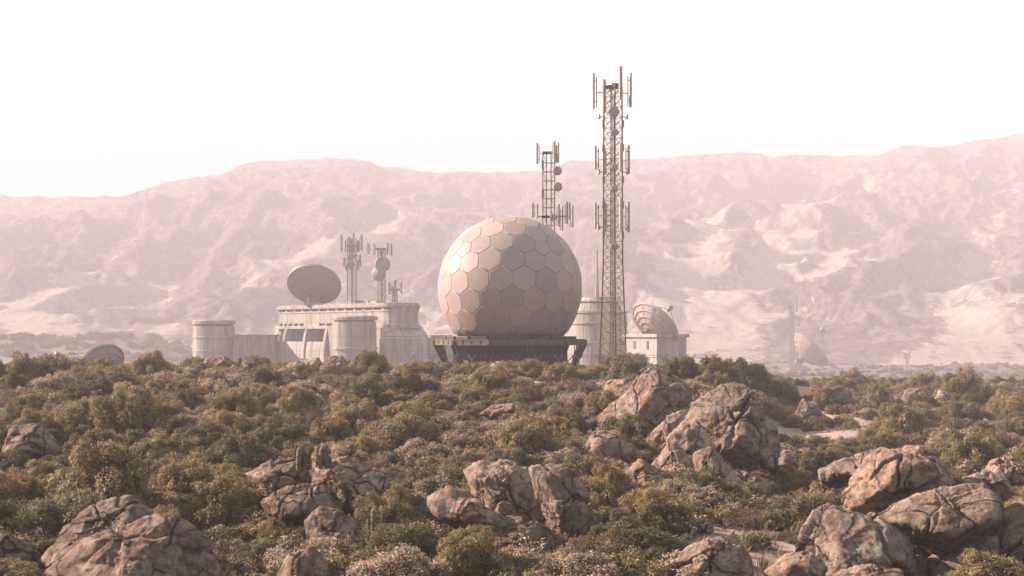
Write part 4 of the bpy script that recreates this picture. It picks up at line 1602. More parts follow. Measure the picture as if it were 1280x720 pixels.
def tall_tower():
    D = 100.0
    s = D / F
    px0 = 766.2
    c0 = P(px0, 0, D)
    zg = gz(c0.x, D)
    Z = lambda py: P(0, py, D).z
    root = thing('lattice_tower', (c0.x, D, zg), 'tallest lattice antenna tower, olive steel, beside the radome', 'antenna tower')

    def hw(z):
        py = HOR - z / s
        return float(np.interp(py, [100, 110, 330, 450, 480], [11.5, 11.5, 12.3, 17.0, 18.0])) * s

    def legs_at(z):
        w = hw(z)
        a = math.radians(8)
        return [Vector((c0.x + w * math.cos(a + k * math.pi / 2), D + w * math.sin(a + k * math.pi / 2), z)) for k in range(4)]
    zs = [zg - 0.1] + [Z(py) for py in np.arange(444, 108, -12.9)] + [Z(110)]
    legs, bb = lattice(legs_at, zs, 0.072, 0.022, True, 0.11)
    for m in legs:
        m.build('leg', M['olive_metal'], root)
    bb.build('bracing', M['olive_metal'], root)
    core = MB()
    for q in (-0.10, 0.10):
        core.bar((c0.x + q, D - hw(0) * 0.98, zg), (c0.x + q, D - hw(0) * 0.98, Z(104)), 0.022, 4)
    for py in np.arange(448, 106, -5.2):
        core.bar((c0.x - 0.1, D - hw(0) * 0.98, Z(py)), (c0.x + 0.1, D - hw(0) * 0.98, Z(py)), 0.014, 4)
    core.build('ladder', M['olive_metal'], root)
    cap = MB()
    w = hw(Z(110))
    cap.box((c0.x, D, Z(110) + 0.06), (w * 1.5, w * 1.5, 0.16), math.radians(8 + 45))
    cap.box((c0.x + 0.2, D - 0.2, Z(107)), (0.5, 0.3, 0.22), 0.2)
    cap.build('top_platform', M['dark_metal'], root)

    def panels(y0, y1s, arm, xs):
        for (px, t, b, dy) in xs:
            zc = (Z(t) + Z(b)) / 2
            p = Vector((P(px, 0, D).x, D + dy, zc))
            near = min(legs_at(Z(arm)), key=lambda q: (q - p).length)
            panel_antenna(root, p, Z(t) - Z(b), 4.1 * s, near, Z(arm))
    panels(0, 0, 116, [(742, 92, 136, -0.1), (756.5, 95, 138, 1.3), (774, 87, 128, -1.3), (788.5, 90, 133, 0.3)])
    panels(0, 0, 200, [(744.5, 183, 212, -0.1), (757, 184, 216, 1.3), (774.5, 181, 216, -1.2), (786, 181, 217, 0.2)])
    panels(0, 0, 270, [(744.5, 253, 286, -0.1), (758, 252, 288, 1.3), (774.5, 250, 288, -1.2), (786, 252, 290, 0.2)])
    for py in (146, 215, 284):
        for sg in (-1, 1):
            x = c0.x + sg * 17.5 * s
            drum_dish(root, (x, D, Z(py)), (sg, -0.25, 0), 3.4 * s, (c0.x + sg * 11 * s, D, Z(py)), 12, 'antenna')
    drum_dish(root, (c0.x - 0.4 * s, D - 1.05, Z(143)), (0, -1, 0), 7.5 * s, (c0.x, D - 0.5, Z(143)), 6)
    for py, r in ((168, 5), (211, 4.2), (238, 4.6), (309, 5.0)):
        drum_dish(root, (c0.x + 0.6 * s, D - 1.0, Z(py)), (0.1, -1, 0), r * s, (c0.x, D - 0.5, Z(py)), 18)
    for py in (155, 185, 225, 256, 294):
        for sg in (-1, 1):
            mb = MB()
            mb.box((c0.x + sg * 12.0 * s, D - 0.1, Z(py)), (3.0 * s, 0.2, 9 * s), 0.1)
            mb.build('radio_unit', M['grey_metal'], root, bevel=0.02)
    # feeder cables and two guy ropes to the ground
    cb = MB()
    for q in (-0.05, 0.02, 0.09):
        cb.bar((c0.x + q, D - hw(0) * 0.86, zg), (c0.x + q, D - hw(0) * 0.86, Z(120)), 0.018, 5)
    cb.build('feeder_cables', M['dark_metal'], root)


tall_tower()


def second_tower():
    D = 112.0
    s = D / F
    cx = P(686, 0, D).x
    zg = gz(cx, D)
    Z = lambda py: P(0, py, D).z
    root = thing('lattice_tower', (cx, D, zg), 'shorter lattice antenna tower rising behind the radome', 'antenna tower')

    def legs_at(z):
        w = 6.6 * s
        a = math.radians(20)
        return [Vector((cx + w * math.cos(a + k * math.pi / 2) * 1.2, D + w * math.sin(a + k * math.pi / 2) * 1.2, z)) for k in range(4)]
    zs = [zg - 0.1] + [Z(py) for py in np.arange(450, 195, -11.2)] + [Z(191)]
    legs, bb = lattice(legs_at, zs, 0.06, 0.034, False)
    for m in legs:
        m.build('leg', M['olive_metal'], root)
    for i, (a, b) in enumerate(zip(zs[:-1], zs[1:])):
        A, B = legs_at(a), legs_at(b)
        for k in (1, 3):
            j = (k + 1) % 4
            bb.bar(A[k] if i % 2 else A[j], B[j] if i % 2 else B[k], 0.022, 4)
    bb.build('bracing', M['olive_metal'], root)
    cap = MB()
    cap.box((cx - 0.02, D, Z(191)), (15 * s, 0.7, 0.14), 0.0)
    cap.box((cx, D, Z(271)), (18 * s, 0.8, 0.14), 0.0)
    cap.build('top_platform', M['dark_metal'], root)
    for px, t, b, arm, dy in ((671.5, 179, 205, 192, 0), (692.5, 178, 200, 192, -0.7), (698, 178, 203, 192, 0.2), (695.5, 180, 202, 192, 0.9),
                              (666, 254, 272, 271, 0), (670.5, 256, 274, 271, -0.8), (698.5, 256, 284, 271, -0.5), (703, 257, 288, 271, 0.3), (709, 252, 280, 271, 0), (716, 256, 284, 271, 0.3), (711.5, 254, 276, 271, -0.8)):
        p = Vector((P(px, 0, D).x, D + dy, (Z(t) + Z(b)) / 2))
        near = min(legs_at(Z(arm)), key=lambda q: (q - p).length)
        panel_antenna(root, p, Z(t) - Z(b), 3.1 * s, near, Z(arm))
    for px, py in ((696, 215), (696.5, 235)):
        x = P(px, 0, D).x
        drum_dish(root, (x, D - 0.8, Z(py)), (0.25, -1, 0), 5.8 * s, (cx + 0.3, D - 0.2, Z(py)), 20)
    drum_dish(root, (cx + 5 * s, D - 0.8, Z(273)), (0.3, -1, 0), 4.4 * s, (cx + 0.2, D - 0.2, Z(273)), 16)
    for py in (206, 243):
        mb = MB()
        mb.box((cx - 7.6 * s, D - 0.1, Z(py)), (2.8 * s, 0.2, 11 * s))
        mb.build('radio_unit', M['grey_metal'], root, bevel=0.02)


second_tower()


# ------------------------------------------------------------------ dishes
def dish(center, axis, R, depth, base, label, feed=None, arm_up=True, cat='satellite dish', ped=None, mat='dish', focus=0.9, feedpos=None, booms=None):
    """center: middle of the rim plane; axis: where it points; base: point on what carries it"""
    c, ax = Vector(center), Vector(axis).normalized()
    base = Vector(base)
    root = thing('satellite_dish', base, label, cat)
    mb = MB()
    prof = []
    n = 10
    for i in range(n + 1):                   # concave face
        r = R * i / n
        prof.append((max(r, 0.001), -depth * (1 - (r / R) ** 2)))
    prof.append((R * 1.02, 0.0))
    prof.append((R * 1.02, -R * 0.035))
    for i in range(n, -1, -1):               # back
        r = R * i / n
        step = 0.006 * R if i % 2 else 0.0
        prof.append((max(r, 0.001), -depth * (1 - (r / R) ** 2) - R * 0.045 - step))
    mb.lathe(prof, c, 56, ax, sm=False)
    mb.build('reflector', M[mat], root)
    rb = MB()
    for i in (2, 4, 6, 8, 10):                     # hoops on the back
        r = R * i / n
        h = -depth * (1 - (r / R) ** 2) - R * 0.07
        rb.lathe([(r - R * 0.014, h + R * 0.02), (r - R * 0.014, h - R * 0.025), (r + R * 0.014, h - R * 0.025), (r + R * 0.014, h + R * 0.02)], c, 48, ax, sm=False, closed=True)
    u = ax.cross(Vector((0, 0, 1))).normalized()
    w = ax.cross(u)
    for k in range(12):
        a = 2 * math.pi * k / 12
        q0 = None
        for i in range(1, n + 1):
            r = R * i / n
            q = c + (u * math.cos(a) + w * math.sin(a)) * r + ax * (-depth * (1 - (r / R) ** 2) - R * 0.075)
            if q0 is not None:
                rb.bar(q0, q, R * 0.009, 4)
            q0 = q
    rb.build('rib_frame', M[mat], root)
    apex = c - ax * (depth + R * 0.06)
    hb = MB()
    hb.lathe([(R * 0.17, R * 0.06), (R * 0.17, -R * 0.12), (R * 0.10, -R * 0.2), (0.001, -R * 0.2)], apex, 16, ax)
    hb.box(apex - ax * R * 0.18, (R * 0.30, R * 0.22, R * 0.24))
    hb.build('hub', M['dark_metal'], root)
    pb = MB()
    top = apex - ax * R * 0.18
    for sx in (-1, 1):
        pb.bar(top + Vector((sx * R * 0.12, 0, 0)), Vector((base.x + sx * R * 0.22, base.y, base.z)), R * 0.05, 6)
    pb.bar(top, base, R * 0.075, 8)
    pb.box(base + Vector((0, 0, R * 0.05)), (R * 0.62, R * 0.62, R * 0.1))
    pb.build('pedestal', M['grey_metal'], root)
    if feed:
        f = Vector(feedpos) if feedpos is not None else c + ax * R * focus
        fb = MB()
        for q in booms or ():
            fb.bar(Vector(q), f, R * 0.016, 4)
        for k in range(0 if booms else 3):
            a = 2 * math.pi * k / 3 + feed
            fb.bar(c + (u * math.cos(a) + w * math.sin(a)) * R * 0.97, f, R * 0.016, 4)
        fb.build('feed_struts', M['grey_metal'], root)
        hb = MB()
        hb.lathe([(0.001, R * 0.16), (R * 0.08, R * 0.14), (R * 0.1, 0), (R * 0.05, -R * 0.13), (0.001, -R * 0.14)], f, 14, ax)
        hb.build('feed_horn', M['grey_metal'], root)
    return root


# ------------------------------------------------------------------ bunker and its neighbours
def offset_poly(poly, d):
    """push a counter-clockwise footprint outwards"""
    n = len(poly)
    out = []
    for i in range(n):
        a, b, c = Vector(poly[i - 1]), Vector(poly[i]), Vector(poly[(i + 1) % n])
        n1 = Vector((b.y - a.y, -(b.x - a.x))).normalized()
        n2 = Vector((c.y - b.y, -(c.x - b.x))).normalized()
        m = (n1 + n2)
        m = m / max(0.3, m.length_squared) * 2 * 1.0
        out.append((b.x + m.x * d, b.y + m.y * d))
    return out


def bunker():
    A = P(348, 0, 308).xy
    B = P(478, 0, 276).xy
    zt = (HOR - 378.5) / F * 276                # roof
    t = (B - A).normalized()
    nrm = Vector((t.y, -t.x))                   # outward, towards the left front
    if nrm.dot(Vector((-1, -1))) < 0:
        nrm = -nrm
    back = -nrm
    L = (B - A).length
    zg = min(gz(A.x, A.y), gz(B.x, B.y)) - 1.0

    def W(s, o, z=0.0):
        """point along the front wall: s metres from its left end, o metres outwards"""
        q = A + t * s + nrm * o
        return Vector((q.x, q.y, z))
    # footprint: straight front, rounded right end, straight back
    rad = 4.0
    fp = [(0, 0)]
    cs, co = L - 0.5, -rad
    for k in range(13):
        a = math.pi / 2 - math.pi * k / 12
        fp.append((cs + rad * math.cos(a), co + rad * math.sin(a)))
    fp += [(0, -2 * rad)]
    foot = [tuple(W(s_, o_).xy) for s_, o_ in fp]
    # make counter-clockwise
    ar = sum(foot[i - 1][0] * foot[i][1] - foot[i][0] * foot[i - 1][1] for i in range(len(foot)))
    if ar < 0:
        foot.reverse()
    root = thing('concrete_bunker', W(L / 2, 0, zg + 1), 'stained concrete bunker with slit windows, deep bays and a round turret, behind the crest', 'bunker')
    up = MB()
    z2, z1 = 2.3, zt - 1.35
    up.prism(offset_poly(foot, -0.02), z2, z1)
    up.build('upper_wall', M['concrete'], root)
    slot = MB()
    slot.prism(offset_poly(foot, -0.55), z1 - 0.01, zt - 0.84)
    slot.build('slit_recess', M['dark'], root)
    n_p = 12
    for k in range(n_p + 1):                    # little piers between the slits
        sx = L * k / n_p
        q = W(sx, -0.28, (z1 + zt - 0.85) / 2)
        MB().box(q, (0.75, 0.55, zt - 0.85 - z1), math.atan2(t.y, t.x)).build('slit_pier', M['concrete'], root)
    for k in range(3, 10):
        a = math.pi / 2 - math.pi * k / 12
        q = W(cs + (rad - 0.28) * math.cos(a), co + (rad - 0.28) * math.sin(a), (z1 + zt - 0.85) / 2)
        d2 = (t * math.cos(a) + nrm * math.sin(a))
        MB().box(q, (0.55, 3.0 if k % 3 else 0.8, zt - 0.85 - z1), math.atan2(d2.y, d2.x)).build('slit_pier', M['concrete'], root)
    cor = MB()
    cor.prism(offset_poly(foot, 0.35), zt - 0.84, zt - 0.3)
    cor.prism(offset_poly(foot, 0.1), zt - 0.297, zt)
    cor.prism(offset_poly(foot, 0.12), z1 - 0.35, z1 - 0.003)
    cor.build('cornice', M['concrete'], root, bevel=0.06)
    # row of small windows under the upper wall
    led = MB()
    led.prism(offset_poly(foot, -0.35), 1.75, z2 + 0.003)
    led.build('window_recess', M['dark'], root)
    for (s0, s1) in ((0.0, 0.5), (2.0, 2.5), (3.9, 4.4), (6.2, 6.7), (8.6, 9.1), (11.0, 17.2), (19.5, 20.0), (22.3, 22.8), (24.6, L + 0.2)):
        q = W((s0 + s1) / 2, -0.22, (1.75 + z2) / 2)
        MB().box(q, (s1 - s0, 0.5, z2 - 1.75), math.atan2(t.y, t.x)).build('window_pier', M['concrete'], root)
    lp = MB()
    for k in range(0, 13):
        a = math.pi / 2 - math.pi * k / 12
        q = W(cs + (rad - 0.3) * math.cos(a), co + (rad - 0.3) * math.sin(a), (1.75 + z2) / 2)
        d2 = (t * math.cos(a) + nrm * math.sin(a))
        lp.box(q, (0.55, 1.92, z2 - 1.75), math.atan2(d2.y, d2.x))
    lp.build('rounded_wall_strip', M['concrete'], root)
    # lower storey: lintel band, bays between slanting fins, sloped parapet
    band = MB()
    band.prism(offset_poly(foot, 0.5), 1.15, 1.752)
    band.build('lintel_band', M['concrete'], root, bevel=0.08)
    bay = MB()
    bay.prism(offset_poly(foot, -3.5), zg, 1.152)
    bay.build('bay_wall', M['concrete'], root)
    ang = math.atan2(t.y, t.x)
    for sx in (4.1, 12.6, 20.8):          # fins
        fin = MB()
        prof = [(-3.5, 1.15), (0.5, 1.15), (0.95, -0.6), (1.35, -3.4), (1.6, zg), (-3.5, zg)]
        vs = []
        for ds in (-0.42, 0.42):
            for o_, z_ in prof:
                vs.append(W(sx + ds, o_, z_))
        n = len(prof)
        fin.add(vs, [list(range(n)), list(range(2 * n - 1, n - 1, -1))] + [[i, (i + 1) % n, n + (i + 1) % n, n + i] for i in range(n)])
        fin.build('fin', M['concrete'], root)
    for k, (s0, s1) in enumerate(((-0.2, 3.7), (4.52, 12.18), (13.02, 20.38))):
        pr = MB()
        prof = [(0.2, -1.6), (0.7, -1.5), (1.0, -3.2), (1.3, zg), (-0.4, zg), (-0.4, -1.6)]
        vs = []
        for q in (s0, s1):
            for o_, z_ in prof:
                vs.append(W(q, o_, z_))
        n = len(prof)
        pr.add(vs, [list(range(n)), list(range(2 * n - 1, n - 1, -1))] + [[i, (i + 1) % n, n + (i + 1) % n, n + i] for i in range(n)])
        pr.build('bay_parapet', M['concrete'], root)
        win = MB()
        for q in (0.25, 0.5, 0.75):
            c = W(s0 + (s1 - s0) * q, -3.44, -0.1)
            win.box(c, ((s1 - s0) * 0.2, 0.14, 1.5), ang)
        win.build('bay_window', M['glass'], root)
    lw = MB()
    q = W((21.2 + L) / 2, -1.2, (zg + 1.15) / 2)
    lw.box(q, (L - 21.2, 3.3, 1.15 - zg), ang)
    lw.build('lower_wall', M['concrete'], root)
    # bulging left end
    bul = MB()
    bc = W(-0.6, -2.0, -0.9)
    prof = []
    for i in range(13):
        a = -1.45 + (2.6) * i / 12
        prof.append((2.5 * math.cos(a) ** 0.7 if math.cos(a) > 0 else 0.01, 2.6 * math.sin(a) - 0.1))
    prof = [(0.8, -6)] + prof
    bul.lathe(prof, bc, 28, sm=True)
    bul.build('end_bulge', M['concrete'], root)
    # lower terrace on the shaded right side, stepped
    ter = MB()
    c1 = P(471, 0, 264).xy
    pts1 = [P(472, 0, 266).xy, P(536, 0, 272).xy, P(543, 0, 300).xy, P(490, 0, 300).xy]
    top1 = [P(474, 0, 267).xy, P(531, 0, 273).xy, P(538, 0, 299).xy, P(490, 0, 299).xy]
    ter.prism([tuple(p) for p in pts1], zg, (HOR - 421.5) / F * 268, top=[tuple(p) for p in top1])
    pts2 = [P(478, 0, 270).xy, P(531, 0, 276).xy, P(536, 0, 298).xy, P(492, 0, 298).xy]
    top2 = [P(479, 0, 271).xy, P(521, 0, 279).xy, P(526, 0, 296).xy, P(492, 0, 296).xy]
    ter.prism([tuple(p) for p in pts2], (HOR - 421.4) / F * 268, (HOR - 405) / F * 270, top=[tuple(p) for p in top2])
    ter.build('terrace', M['concrete'], root, bevel=0.25)
    # round turret
    tc = P(443.5, HOR, 262)
    tr = 27.5 / F * 262
    zc = (HOR - 395) / F * 262
    tur = MB()
    tur.lathe([(tr * 1.0, zg), (tr * 0.985, zc - 1.05)], tc, 40)
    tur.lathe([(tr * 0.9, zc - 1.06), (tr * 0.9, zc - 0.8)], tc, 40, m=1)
    tur.lathe([(tr * 0.88, zc - 0.80), (tr * 1.05, zc - 0.80), (tr * 1.06, zc - 0.25), (tr * 0.98, zc), (0.01, zc)], tc, 40, sm=False)
    tur.lathe([(tr * 1.0, -2.35), (tr * 1.035, -2.4), (tr * 1.035, -2.8), (tr * 1.0, -2.85)], tc, 40, sm=False)
    tur.build('turret', [M['concrete'], M['dark']], root)
    # roof kerb and small roof boxes
    rb = MB()
    for sx, w, h in ((24.5, 3.0, 0.9), (30, 2.2, 0.7), (33, 2.6, 0.6)):
        rb.box(W(sx, -4, zt + h / 2 - 0.003), (w, 2.0, h), ang)
    rb.build('roof_box', M['concrete'], root, bevel=0.05)
    return W, L, zt, zg


W_, BL, BZT, BZG = bunker()


def watchtower():
    D = 300.0
    s = D / F
    c = P(267.5, HOR, D)
    r = 26.2 * s
    zg = gz(c.x, D) - 1
    zt = (HOR - 400) * s
    root = thing('watchtower', (c.x, D, zg + 1), 'round squat concrete watchtower with a grooved cap, apart from the bunker', 'tower')
    b = MB()
    b.lathe([(r * 1.03, zg), (r * 0.985, zt - 1.25)], c, 44)
    for z in (-0.4, -3.3):
        b.lathe([(r * 1.0, z), (r * 1.02, z - 0.06), (r * 1.02, z - 0.3), (r * 1.0, z - 0.36)], c, 44, sm=False)
    b.build('wall', M['concrete'], root)
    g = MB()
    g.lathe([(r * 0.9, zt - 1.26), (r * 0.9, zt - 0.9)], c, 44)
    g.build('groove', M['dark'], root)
    k = MB()
    k.lathe([(r * 0.85, zt - 0.92), (r * 1.03, zt - 0.92), (r * 1.03, zt - 0.25), (r * 0.96, zt), (0.01, zt + 0.05)], c, 44, sm=False)
    k.build('cap', M['concrete'], root)
    # curtain wall to the bunker
    a, e = P(292, 0, 297), P(346, 0, 306)
    root2 = thing('concrete_wall', ((a.x + e.x) / 2, 301, zg + 1), 'sloped concrete curtain wall joining the round watchtower to the bunker', 'wall')
    w = MB()
    za, ze = (HOR - 420.5) / F * 297, (HOR - 421.5) / F * 306
    ft = [(a.x, a.y - 1.6), (e.x, e.y - 1.6), (e.x, e.y + 1.5), (a.x, a.y + 1.5)]
    tp = [(a.x, a.y - 0.4), (e.x, e.y - 0.4), (e.x, e.y + 1.2), (a.x, a.y + 1.2)]
    w.prism(ft, zg, za, top=tp)
    w.build('wall', M['concrete'], root2)
    cp = MB()
    cp.prism(offset_poly(tp, 0.15), za + 0.003, za + 0.38)
    cp.build('coping', M['concrete'], root2, bevel=0.05)
    # low wall on the other side of the bunker with a railing
    a, e = P(538, 0, 285), P(566, 0, 288)
    root3 = thing('concrete_wall', ((a.x + e.x) / 2, 286, zg + 1), 'low concrete wall with a thin railing between the bunker and the radome', 'wall')
    w = MB()
    zt3 = (HOR - 419) / F * 285
    w.prism([(a.x, a.y - 1), (e.x, e.y - 1), (e.x, e.y + 4), (a.x, a.y + 4)], zg, zt3)
    w.build('wall', M['concrete'], root3, bevel=0.1)
    rl = MB()
    for k in range(12):
        x = a.x + (e.x - a.x) * k / 11
        rl.bar((x, a.y - 0.7, zt3), (x, a.y - 0.7, zt3 + 1.0), 0.04, 4)
    for h in (0.5, 1.0):
        rl.bar((a.x, a.y - 0.7, zt3 + h), (e.x, a.y - 0.7, zt3 + h), 0.035, 4)
    rl.build('railing', M['grey_metal'], root3)


watchtower()

# big dish on the bunker roof, seen from behind
_d = 300.0
_c = P(393, 354.5, _d)
dish(_c, (0.03, 0.70, 0.715), 33.2 / F * _d, 1.9, (P(393.5, 0, _d).x, _d - 1.6, BZT - 0.02), 'big ringed dish on the bunker roof, turned up and away', feed=0.4)


def roof_mast(px0, D, base_py, top_py, half, label, panels, drums, horizontals=None, bay=6.5):
    s = D / F
    cx = P(px0, 0, D).x
    Z = lambda py: P(0, py, D).z
    zb = BZT - 0.02
    root = thing('roof_mast', (cx, D, zb), label, 'antenna mast', 'antenna masts on the bunker roof')

    def legs_at(z):
        w = half * s
        a = math.radians(12)
        return [Vector((cx + w * math.cos(a + k * math.pi / 2), D + w * math.sin(a + k * math.pi / 2), z)) for k in range(4)]
    zs = [zb] + [Z(py) for py in np.arange(base_py - bay, top_py + 2, -bay)] + [Z(top_py)]
    legs, bb = lattice(legs_at, zs, 0.12, 0.05, True, 0.0)
    for m in legs:
        m.build('leg', M['grey_metal'], root)
    bb.build('bracing', M['grey_metal'], root)
    for px, t, b, arm, dy in panels:
        p = Vector((P(px, 0, D).x, D + dy, (Z(t) + Z(b)) / 2))
        near = min(legs_at(Z(arm)), key=lambda q: (q - p).length)
        panel_antenna(root, p, Z(t) - Z(b), 2.3 * s, near, Z(arm), 'grey_metal', 'grey_metal')
    for px, py, r, ax in drums:
        drum_dish(root, (P(px, 0, D).x, D - half * s - 0.6, Z(py)), ax, r * s, (cx, D - half * s * 0.6, Z(py)), 22, 'dish', 'grey_metal')
    if horizontals:
        hb = MB()
        for py, hx in horizontals:
            hb.box((cx, D, Z(py)), (hx * 2 * s, half * 1.2 * s, 0.35))
        hb.build('platform', M['grey_metal'], root)
    return root


roof_mast(440, 288, 378, 298, 5.6, 'taller lattice mast on the bunker roof, beside the big ringed dish',
          [(426.5, 293, 314, 303, 0), (431.5, 300, 315, 306, -0.8), (436, 295, 316, 305, 1.0), (443, 291, 316, 305, -1.0), (448, 299, 315, 306, 0.6), (452.5, 292, 313, 303, 0),
           (430, 322, 333, 327, 0), (450.5, 318, 333, 326, 0), (433.5, 326, 338, 330, -0.8), (447.5, 324, 338, 330, 0.8)],
          [(439, 331, 5.5, (0, -1, 0)), (438.5, 322, 4.0, (0.2, -1, 0))], [(308, 6.5), (320, 6.5)])
roof_mast(477, 281, 378, 310.5, 4.6, 'lattice mast with two round drums and a crossbar on the bunker roof',
          [(460, 304, 318, 312, 0), (467.5, 304, 319, 312, -0.6), (484.5, 304, 319, 312, -0.6), (489.5, 304, 320, 312, 0)],
          [(478.5, 331, 9.6, (0.3, -1, 0.05)), (474, 343, 8.6, (-0.3, -1, 0.0))], [(311, 8)])
roof_mast(493.5, 281, 378, 362, 3.0, 'smallest whip mast at the end of the bunker roof',
          [(486.5, 352, 368, 362, 0), (494.5, 350, 366, 362, -0.5), (502, 353, 367, 362, 0), (490, 357, 369, 362, 0.5)], [], [(362, 7)], 5.5)


def round_block():
    D = 285.0
    s = D / F
    c = P(748, HOR, D)
    zg = gz(c.x, D) - 1
    Z = lambda py: P(0, py, D).z
    root = thing('stepped_building', (c.x, D, zg + 1), 'hazy round stepped concrete building with a thin spire, behind the tall lattice tower', 'building')
    b = MB()
    b.lathe([(39 * s, zg), (36.5 * s, Z(420)), (35.5 * s, Z(394)), (34 * s, Z(392))], c, 40, sm=False)
    b.build('lower_wall', M['concrete'], root)
    m = MB()
    m.lathe([(34.003 * s, Z(392)), (37.0 * s, Z(391.5)), (37.0 * s, Z(389.5)), (29 * s, Z(389)), (27 * s, Z(379.5))], c, 40, sm=False)
    m.lathe([(36.6 * s, Z(403)), (37.6 * s, Z(403.2)), (37.6 * s, Z(405)), (36.7 * s, Z(405.2))], c, 40, sm=False)
    m.lathe([(37.4 * s, Z(427)), (38.4 * s, Z(427.3)), (38.4 * s, Z(429)), (37.4 * s, Z(429.2))], c, 40, sm=False)
    m.build('ledges', M['concrete'], root)
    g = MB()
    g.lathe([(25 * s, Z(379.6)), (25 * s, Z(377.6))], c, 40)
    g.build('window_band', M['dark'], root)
    u = MB()
    u.lathe([(24 * s, Z(377.8)), (28 * s, Z(377.6)), (28 * s, Z(376)), (21 * s, Z(375.6)), (20 * s, Z(371.5)), (0.02, Z(371))], c, 40, sm=False)
    u.build('roof', M['concrete'], root)
    sp = MB()
    q = P(746.3, HOR, D)
    sp.lathe([(3.0 * s, Z(371.3)), (2.6 * s, Z(362)), (1.6 * s, Z(352)), (1.25 * s, Z(330)), (0.75 * s, Z(316)), (0.7 * s, Z(314)), (1.3 * s, Z(313.8)), (1.3 * s, Z(312.5)), (0.5 * s, Z(312)), (0.25 * s, Z(302))], q, 12)
    sp.build('spire', M['grey_metal'], root)
    # annex with a flat overhanging roof
    root2 = thing('concrete_annex', (P(820, 0, 258).x, 258, zg + 1), 'low flat-roofed concrete annex carrying a dish, beside the stepped building', 'building')
    k0, k1, k2 = P(782, 0, 268).xy, P(821, 0, 256).xy, P(858, 0, 265).xy
    bk = k0 + (k2 - k1)
    fp = [tuple(k0), tuple(k1), tuple(k2), tuple(bk)]
    zt = P(0, 418.5, 256).z + 0.15
    w = MB()
    w.prism(fp, zg, zt - 0.62)
    w.build('wall', M['concrete'], root2)
    r = MB()
    r.prism(offset_poly(fp, 0.5), zt - 0.617, zt)
    r.build('roof', M['concrete'], root2, bevel=0.06)
    for f0 in (0.3, 0.72):
        wn = MB()
        q = k0.lerp(k1, f0)
        wn.box((q.x, q.y, zt - 2.0), (0.7, 0.24, 1.5), math.atan2((k1 - k0).y, (k1 - k0).x))
        wn.build('window', M['glass'], root2)
    return zt


AZT = round_block()
_d = 263.0
_c = P(820, 404.5, _d)
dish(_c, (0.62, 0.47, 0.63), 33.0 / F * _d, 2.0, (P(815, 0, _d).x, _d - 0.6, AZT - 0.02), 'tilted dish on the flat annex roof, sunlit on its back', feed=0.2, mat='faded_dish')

# low dish at the left beyond the crest, and the far hazy one
_d = 165.0
_c = P(123, 456, _d)
_ax = Vector((-0.60, 0.50, 0.63)).normalized()
_b = _c - _ax * 3.0
dish(_c, _ax, 33 / F * _d, 1.5, (_b.x, _b.y, gz(_b.x, _b.y)), 'low dish sunk behind the crest at the left, with its feed on a long boom', feed=0.9, feedpos=P(72, 443.5, _d), booms=(P(112, 441, _d), P(100, 456, _d), P(71, 470, _d)))
_d = 520.0
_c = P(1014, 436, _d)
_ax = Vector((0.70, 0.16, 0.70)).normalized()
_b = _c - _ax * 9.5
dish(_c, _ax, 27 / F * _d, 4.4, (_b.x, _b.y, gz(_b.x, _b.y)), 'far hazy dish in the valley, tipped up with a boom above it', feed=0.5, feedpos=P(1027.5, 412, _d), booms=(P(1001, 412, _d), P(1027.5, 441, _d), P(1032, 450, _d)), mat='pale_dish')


def far_mast(px, D, top, half, label, whips):
    s = D / F
    c = P(px, 0, D)
    zg = gz(c.x, D)
    Z = lambda py: P(0, py, D).z
    root = thing('valley_mast', (c.x, D, zg), label, 'antenna mast')

    def legs_at(z):
        w = half * s
        return [Vector((c.x + w * math.cos(0.2 + k * math.pi / 2), D + w * math.sin(0.2 + k * math.pi / 2), z)) for k in range(4)]
    nb = max(4, int((Z(top) - zg) / (half * s * 2.2)))
    zs = [zg + (Z(top) - zg) * i / nb for i in range(nb + 1)]
    legs, bb = lattice(legs_at, zs, half * s * 0.16, half * s * 0.09, True)
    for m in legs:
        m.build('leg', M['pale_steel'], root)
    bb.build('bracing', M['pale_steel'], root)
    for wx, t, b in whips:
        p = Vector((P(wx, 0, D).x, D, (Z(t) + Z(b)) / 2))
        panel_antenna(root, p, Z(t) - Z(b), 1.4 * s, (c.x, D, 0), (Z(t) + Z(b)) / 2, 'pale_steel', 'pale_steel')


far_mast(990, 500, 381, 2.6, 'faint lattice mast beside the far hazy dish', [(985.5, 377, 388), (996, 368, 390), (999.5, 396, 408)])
far_mast(1134, 520, 441, 2.0, 'faint short mast alone in the valley haze', [(1130, 440, 449), (1138, 439, 448)])


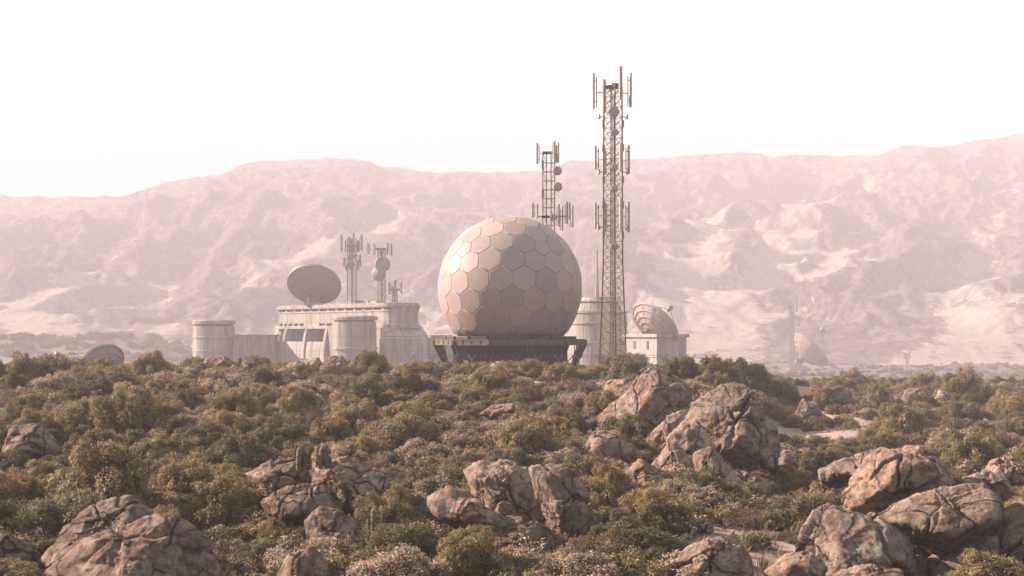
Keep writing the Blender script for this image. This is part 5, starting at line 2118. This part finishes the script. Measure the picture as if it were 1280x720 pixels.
# ------------------------------------------------------------------ barbed wire fence behind the crest
def fence():
    D = 91.0
    s = D / F
    pxs = [513, 540.5, 566, 590, 612, 646, 672, 698, 724, 750, 776, 801, 830, 864, 886]
    x0 = P(700, 0, D).x
    root = thing('wire_fence', (x0, D, gz(x0, D)), 'thin wire fence with forked post tops along the crest under the radome', 'fence')
    tops = []
    for i, px in enumerate(pxs):
        x = P(px, 0, D).x
        g = gz(x, D)
        zt = P(0, 450, D).z
        y = D + 0.3 * math.sin(i * 1.7)
        p = MB()
        p.bar((x, y, g - 0.2), (x, y, zt), 0.038, 5)
        for sg in (-1, 1):
            p.bar((x, y, zt - 0.02), (x + sg * 0.27, y - 0.1 * sg, zt + 0.36), 0.032, 5)
        p.build('post', M['tan_metal'], root)
        tops.append(Vector((x, y, zt)))
    w = MB()
    for a, b in zip(tops[:-1], tops[1:]):
        for dz, dx in ((0.34, 0.26), (0.34, -0.26), (0.18, 0.13), (0.18, -0.13), (-0.1, 0), (-0.5, 0), (-0.9, 0)):
            m = (a + b) / 2 + Vector((dx, 0, dz - 0.05))
            w.bar(a + Vector((dx, 0, dz)), m, 0.006, 3)
            w.bar(m, b + Vector((dx, 0, dz)), 0.006, 3)
    w.build('wire', M['grey_metal'], root)


fence()

# ------------------------------------------------------------------ haze, sky, sun, camera
HAZE_DENSITY = 0.00085


def haze():
    mb = MB()
    x0, x1, y0, y1, z0, z1 = -760, 760, -60, 1500, -32, 262
    mb.box(((x0 + x1) / 2, (y0 + y1) / 2, (z0 + z1) / 2), (x1 - x0, y1 - y0, z1 - z0))
    t = NT('dusty_air')
    v = t.n('ShaderNodeVolumePrincipled')
    v.inputs['Color'].default_value = (0.92, 0.77, 0.835, 1)
    v.inputs['Density'].default_value = HAZE_DENSITY
    v.inputs['Anisotropy'].default_value = 0.0
    t.l(v.outputs[0], t.out.inputs['Volume'])
    o = mb.build('haze', t.mat)
    o.visible_shadow = True
    tag(o, kind='stuff')


haze()

w = bpy.data.worlds.new('World')
SC.world = w
w.use_nodes = True
nt = w.node_tree
nt.nodes.clear()
sky = nt.nodes.new('ShaderNodeTexSky')
sky.sky_type = 'NISHITA'
sky.sun_disc = False
sky.sun_elevation = math.asin(SUN.z)
sky.sun_rotation = math.atan2(SUN.x, SUN.y) % (2 * math.pi)
sky.air_density = 1.0
sky.dust_density = 1.5
sky.ozone_density = 1.0
hsv = nt.nodes.new('ShaderNodeHueSaturation')
hsv.inputs['Saturation'].default_value = 0.25
bg = nt.nodes.new('ShaderNodeBackground')
bg.inputs['Strength'].default_value = 0.0238
out = nt.nodes.new('ShaderNodeOutputWorld')
nt.links.new(sky.outputs[0], hsv.inputs['Color'])
veil = nt.nodes.new('ShaderNodeMix')
veil.data_type = 'RGBA'
veil.inputs[0].default_value = 0.9
veil.inputs[7].default_value = (4.5, 7.0, 7.9, 1)
nt.links.new(hsv.outputs[0], veil.inputs[6])
nt.links.new(veil.outputs[2], bg.inputs['Color'])
nt.links.new(bg.outputs[0], out.inputs['Surface'])

sd = bpy.data.lights.new('sun', 'SUN')
sd.energy = 5.0
sd.angle = math.radians(0.6)
sd.color = (1.0, 0.85, 0.725)
so = link(bpy.data.objects.new('sun', sd))
so.rotation_euler = SUN.to_track_quat('Z', 'Y').to_euler()

cd = bpy.data.cameras.new('camera')
cd.lens = 50
cd.sensor_width = 36
cd.shift_y = (HOR - 360) / 1280
cd.clip_start = 0.1
cd.clip_end = 6000
co = link(bpy.data.objects.new('camera', cd))
co.location = (0, 0, 0)
co.rotation_euler = (math.pi / 2, 0, 0)
SC.camera = co

SC.view_settings.view_transform = 'Standard'
SC.view_settings.look = 'None'
SC.view_settings.gamma = 1
SC.view_settings.exposure = 2.2
SC.cycles.max_bounces = 5
SC.cycles.diffuse_bounces = 3
SC.cycles.transparent_max_bounces = 6
SC.cycles.volume_bounces = 0
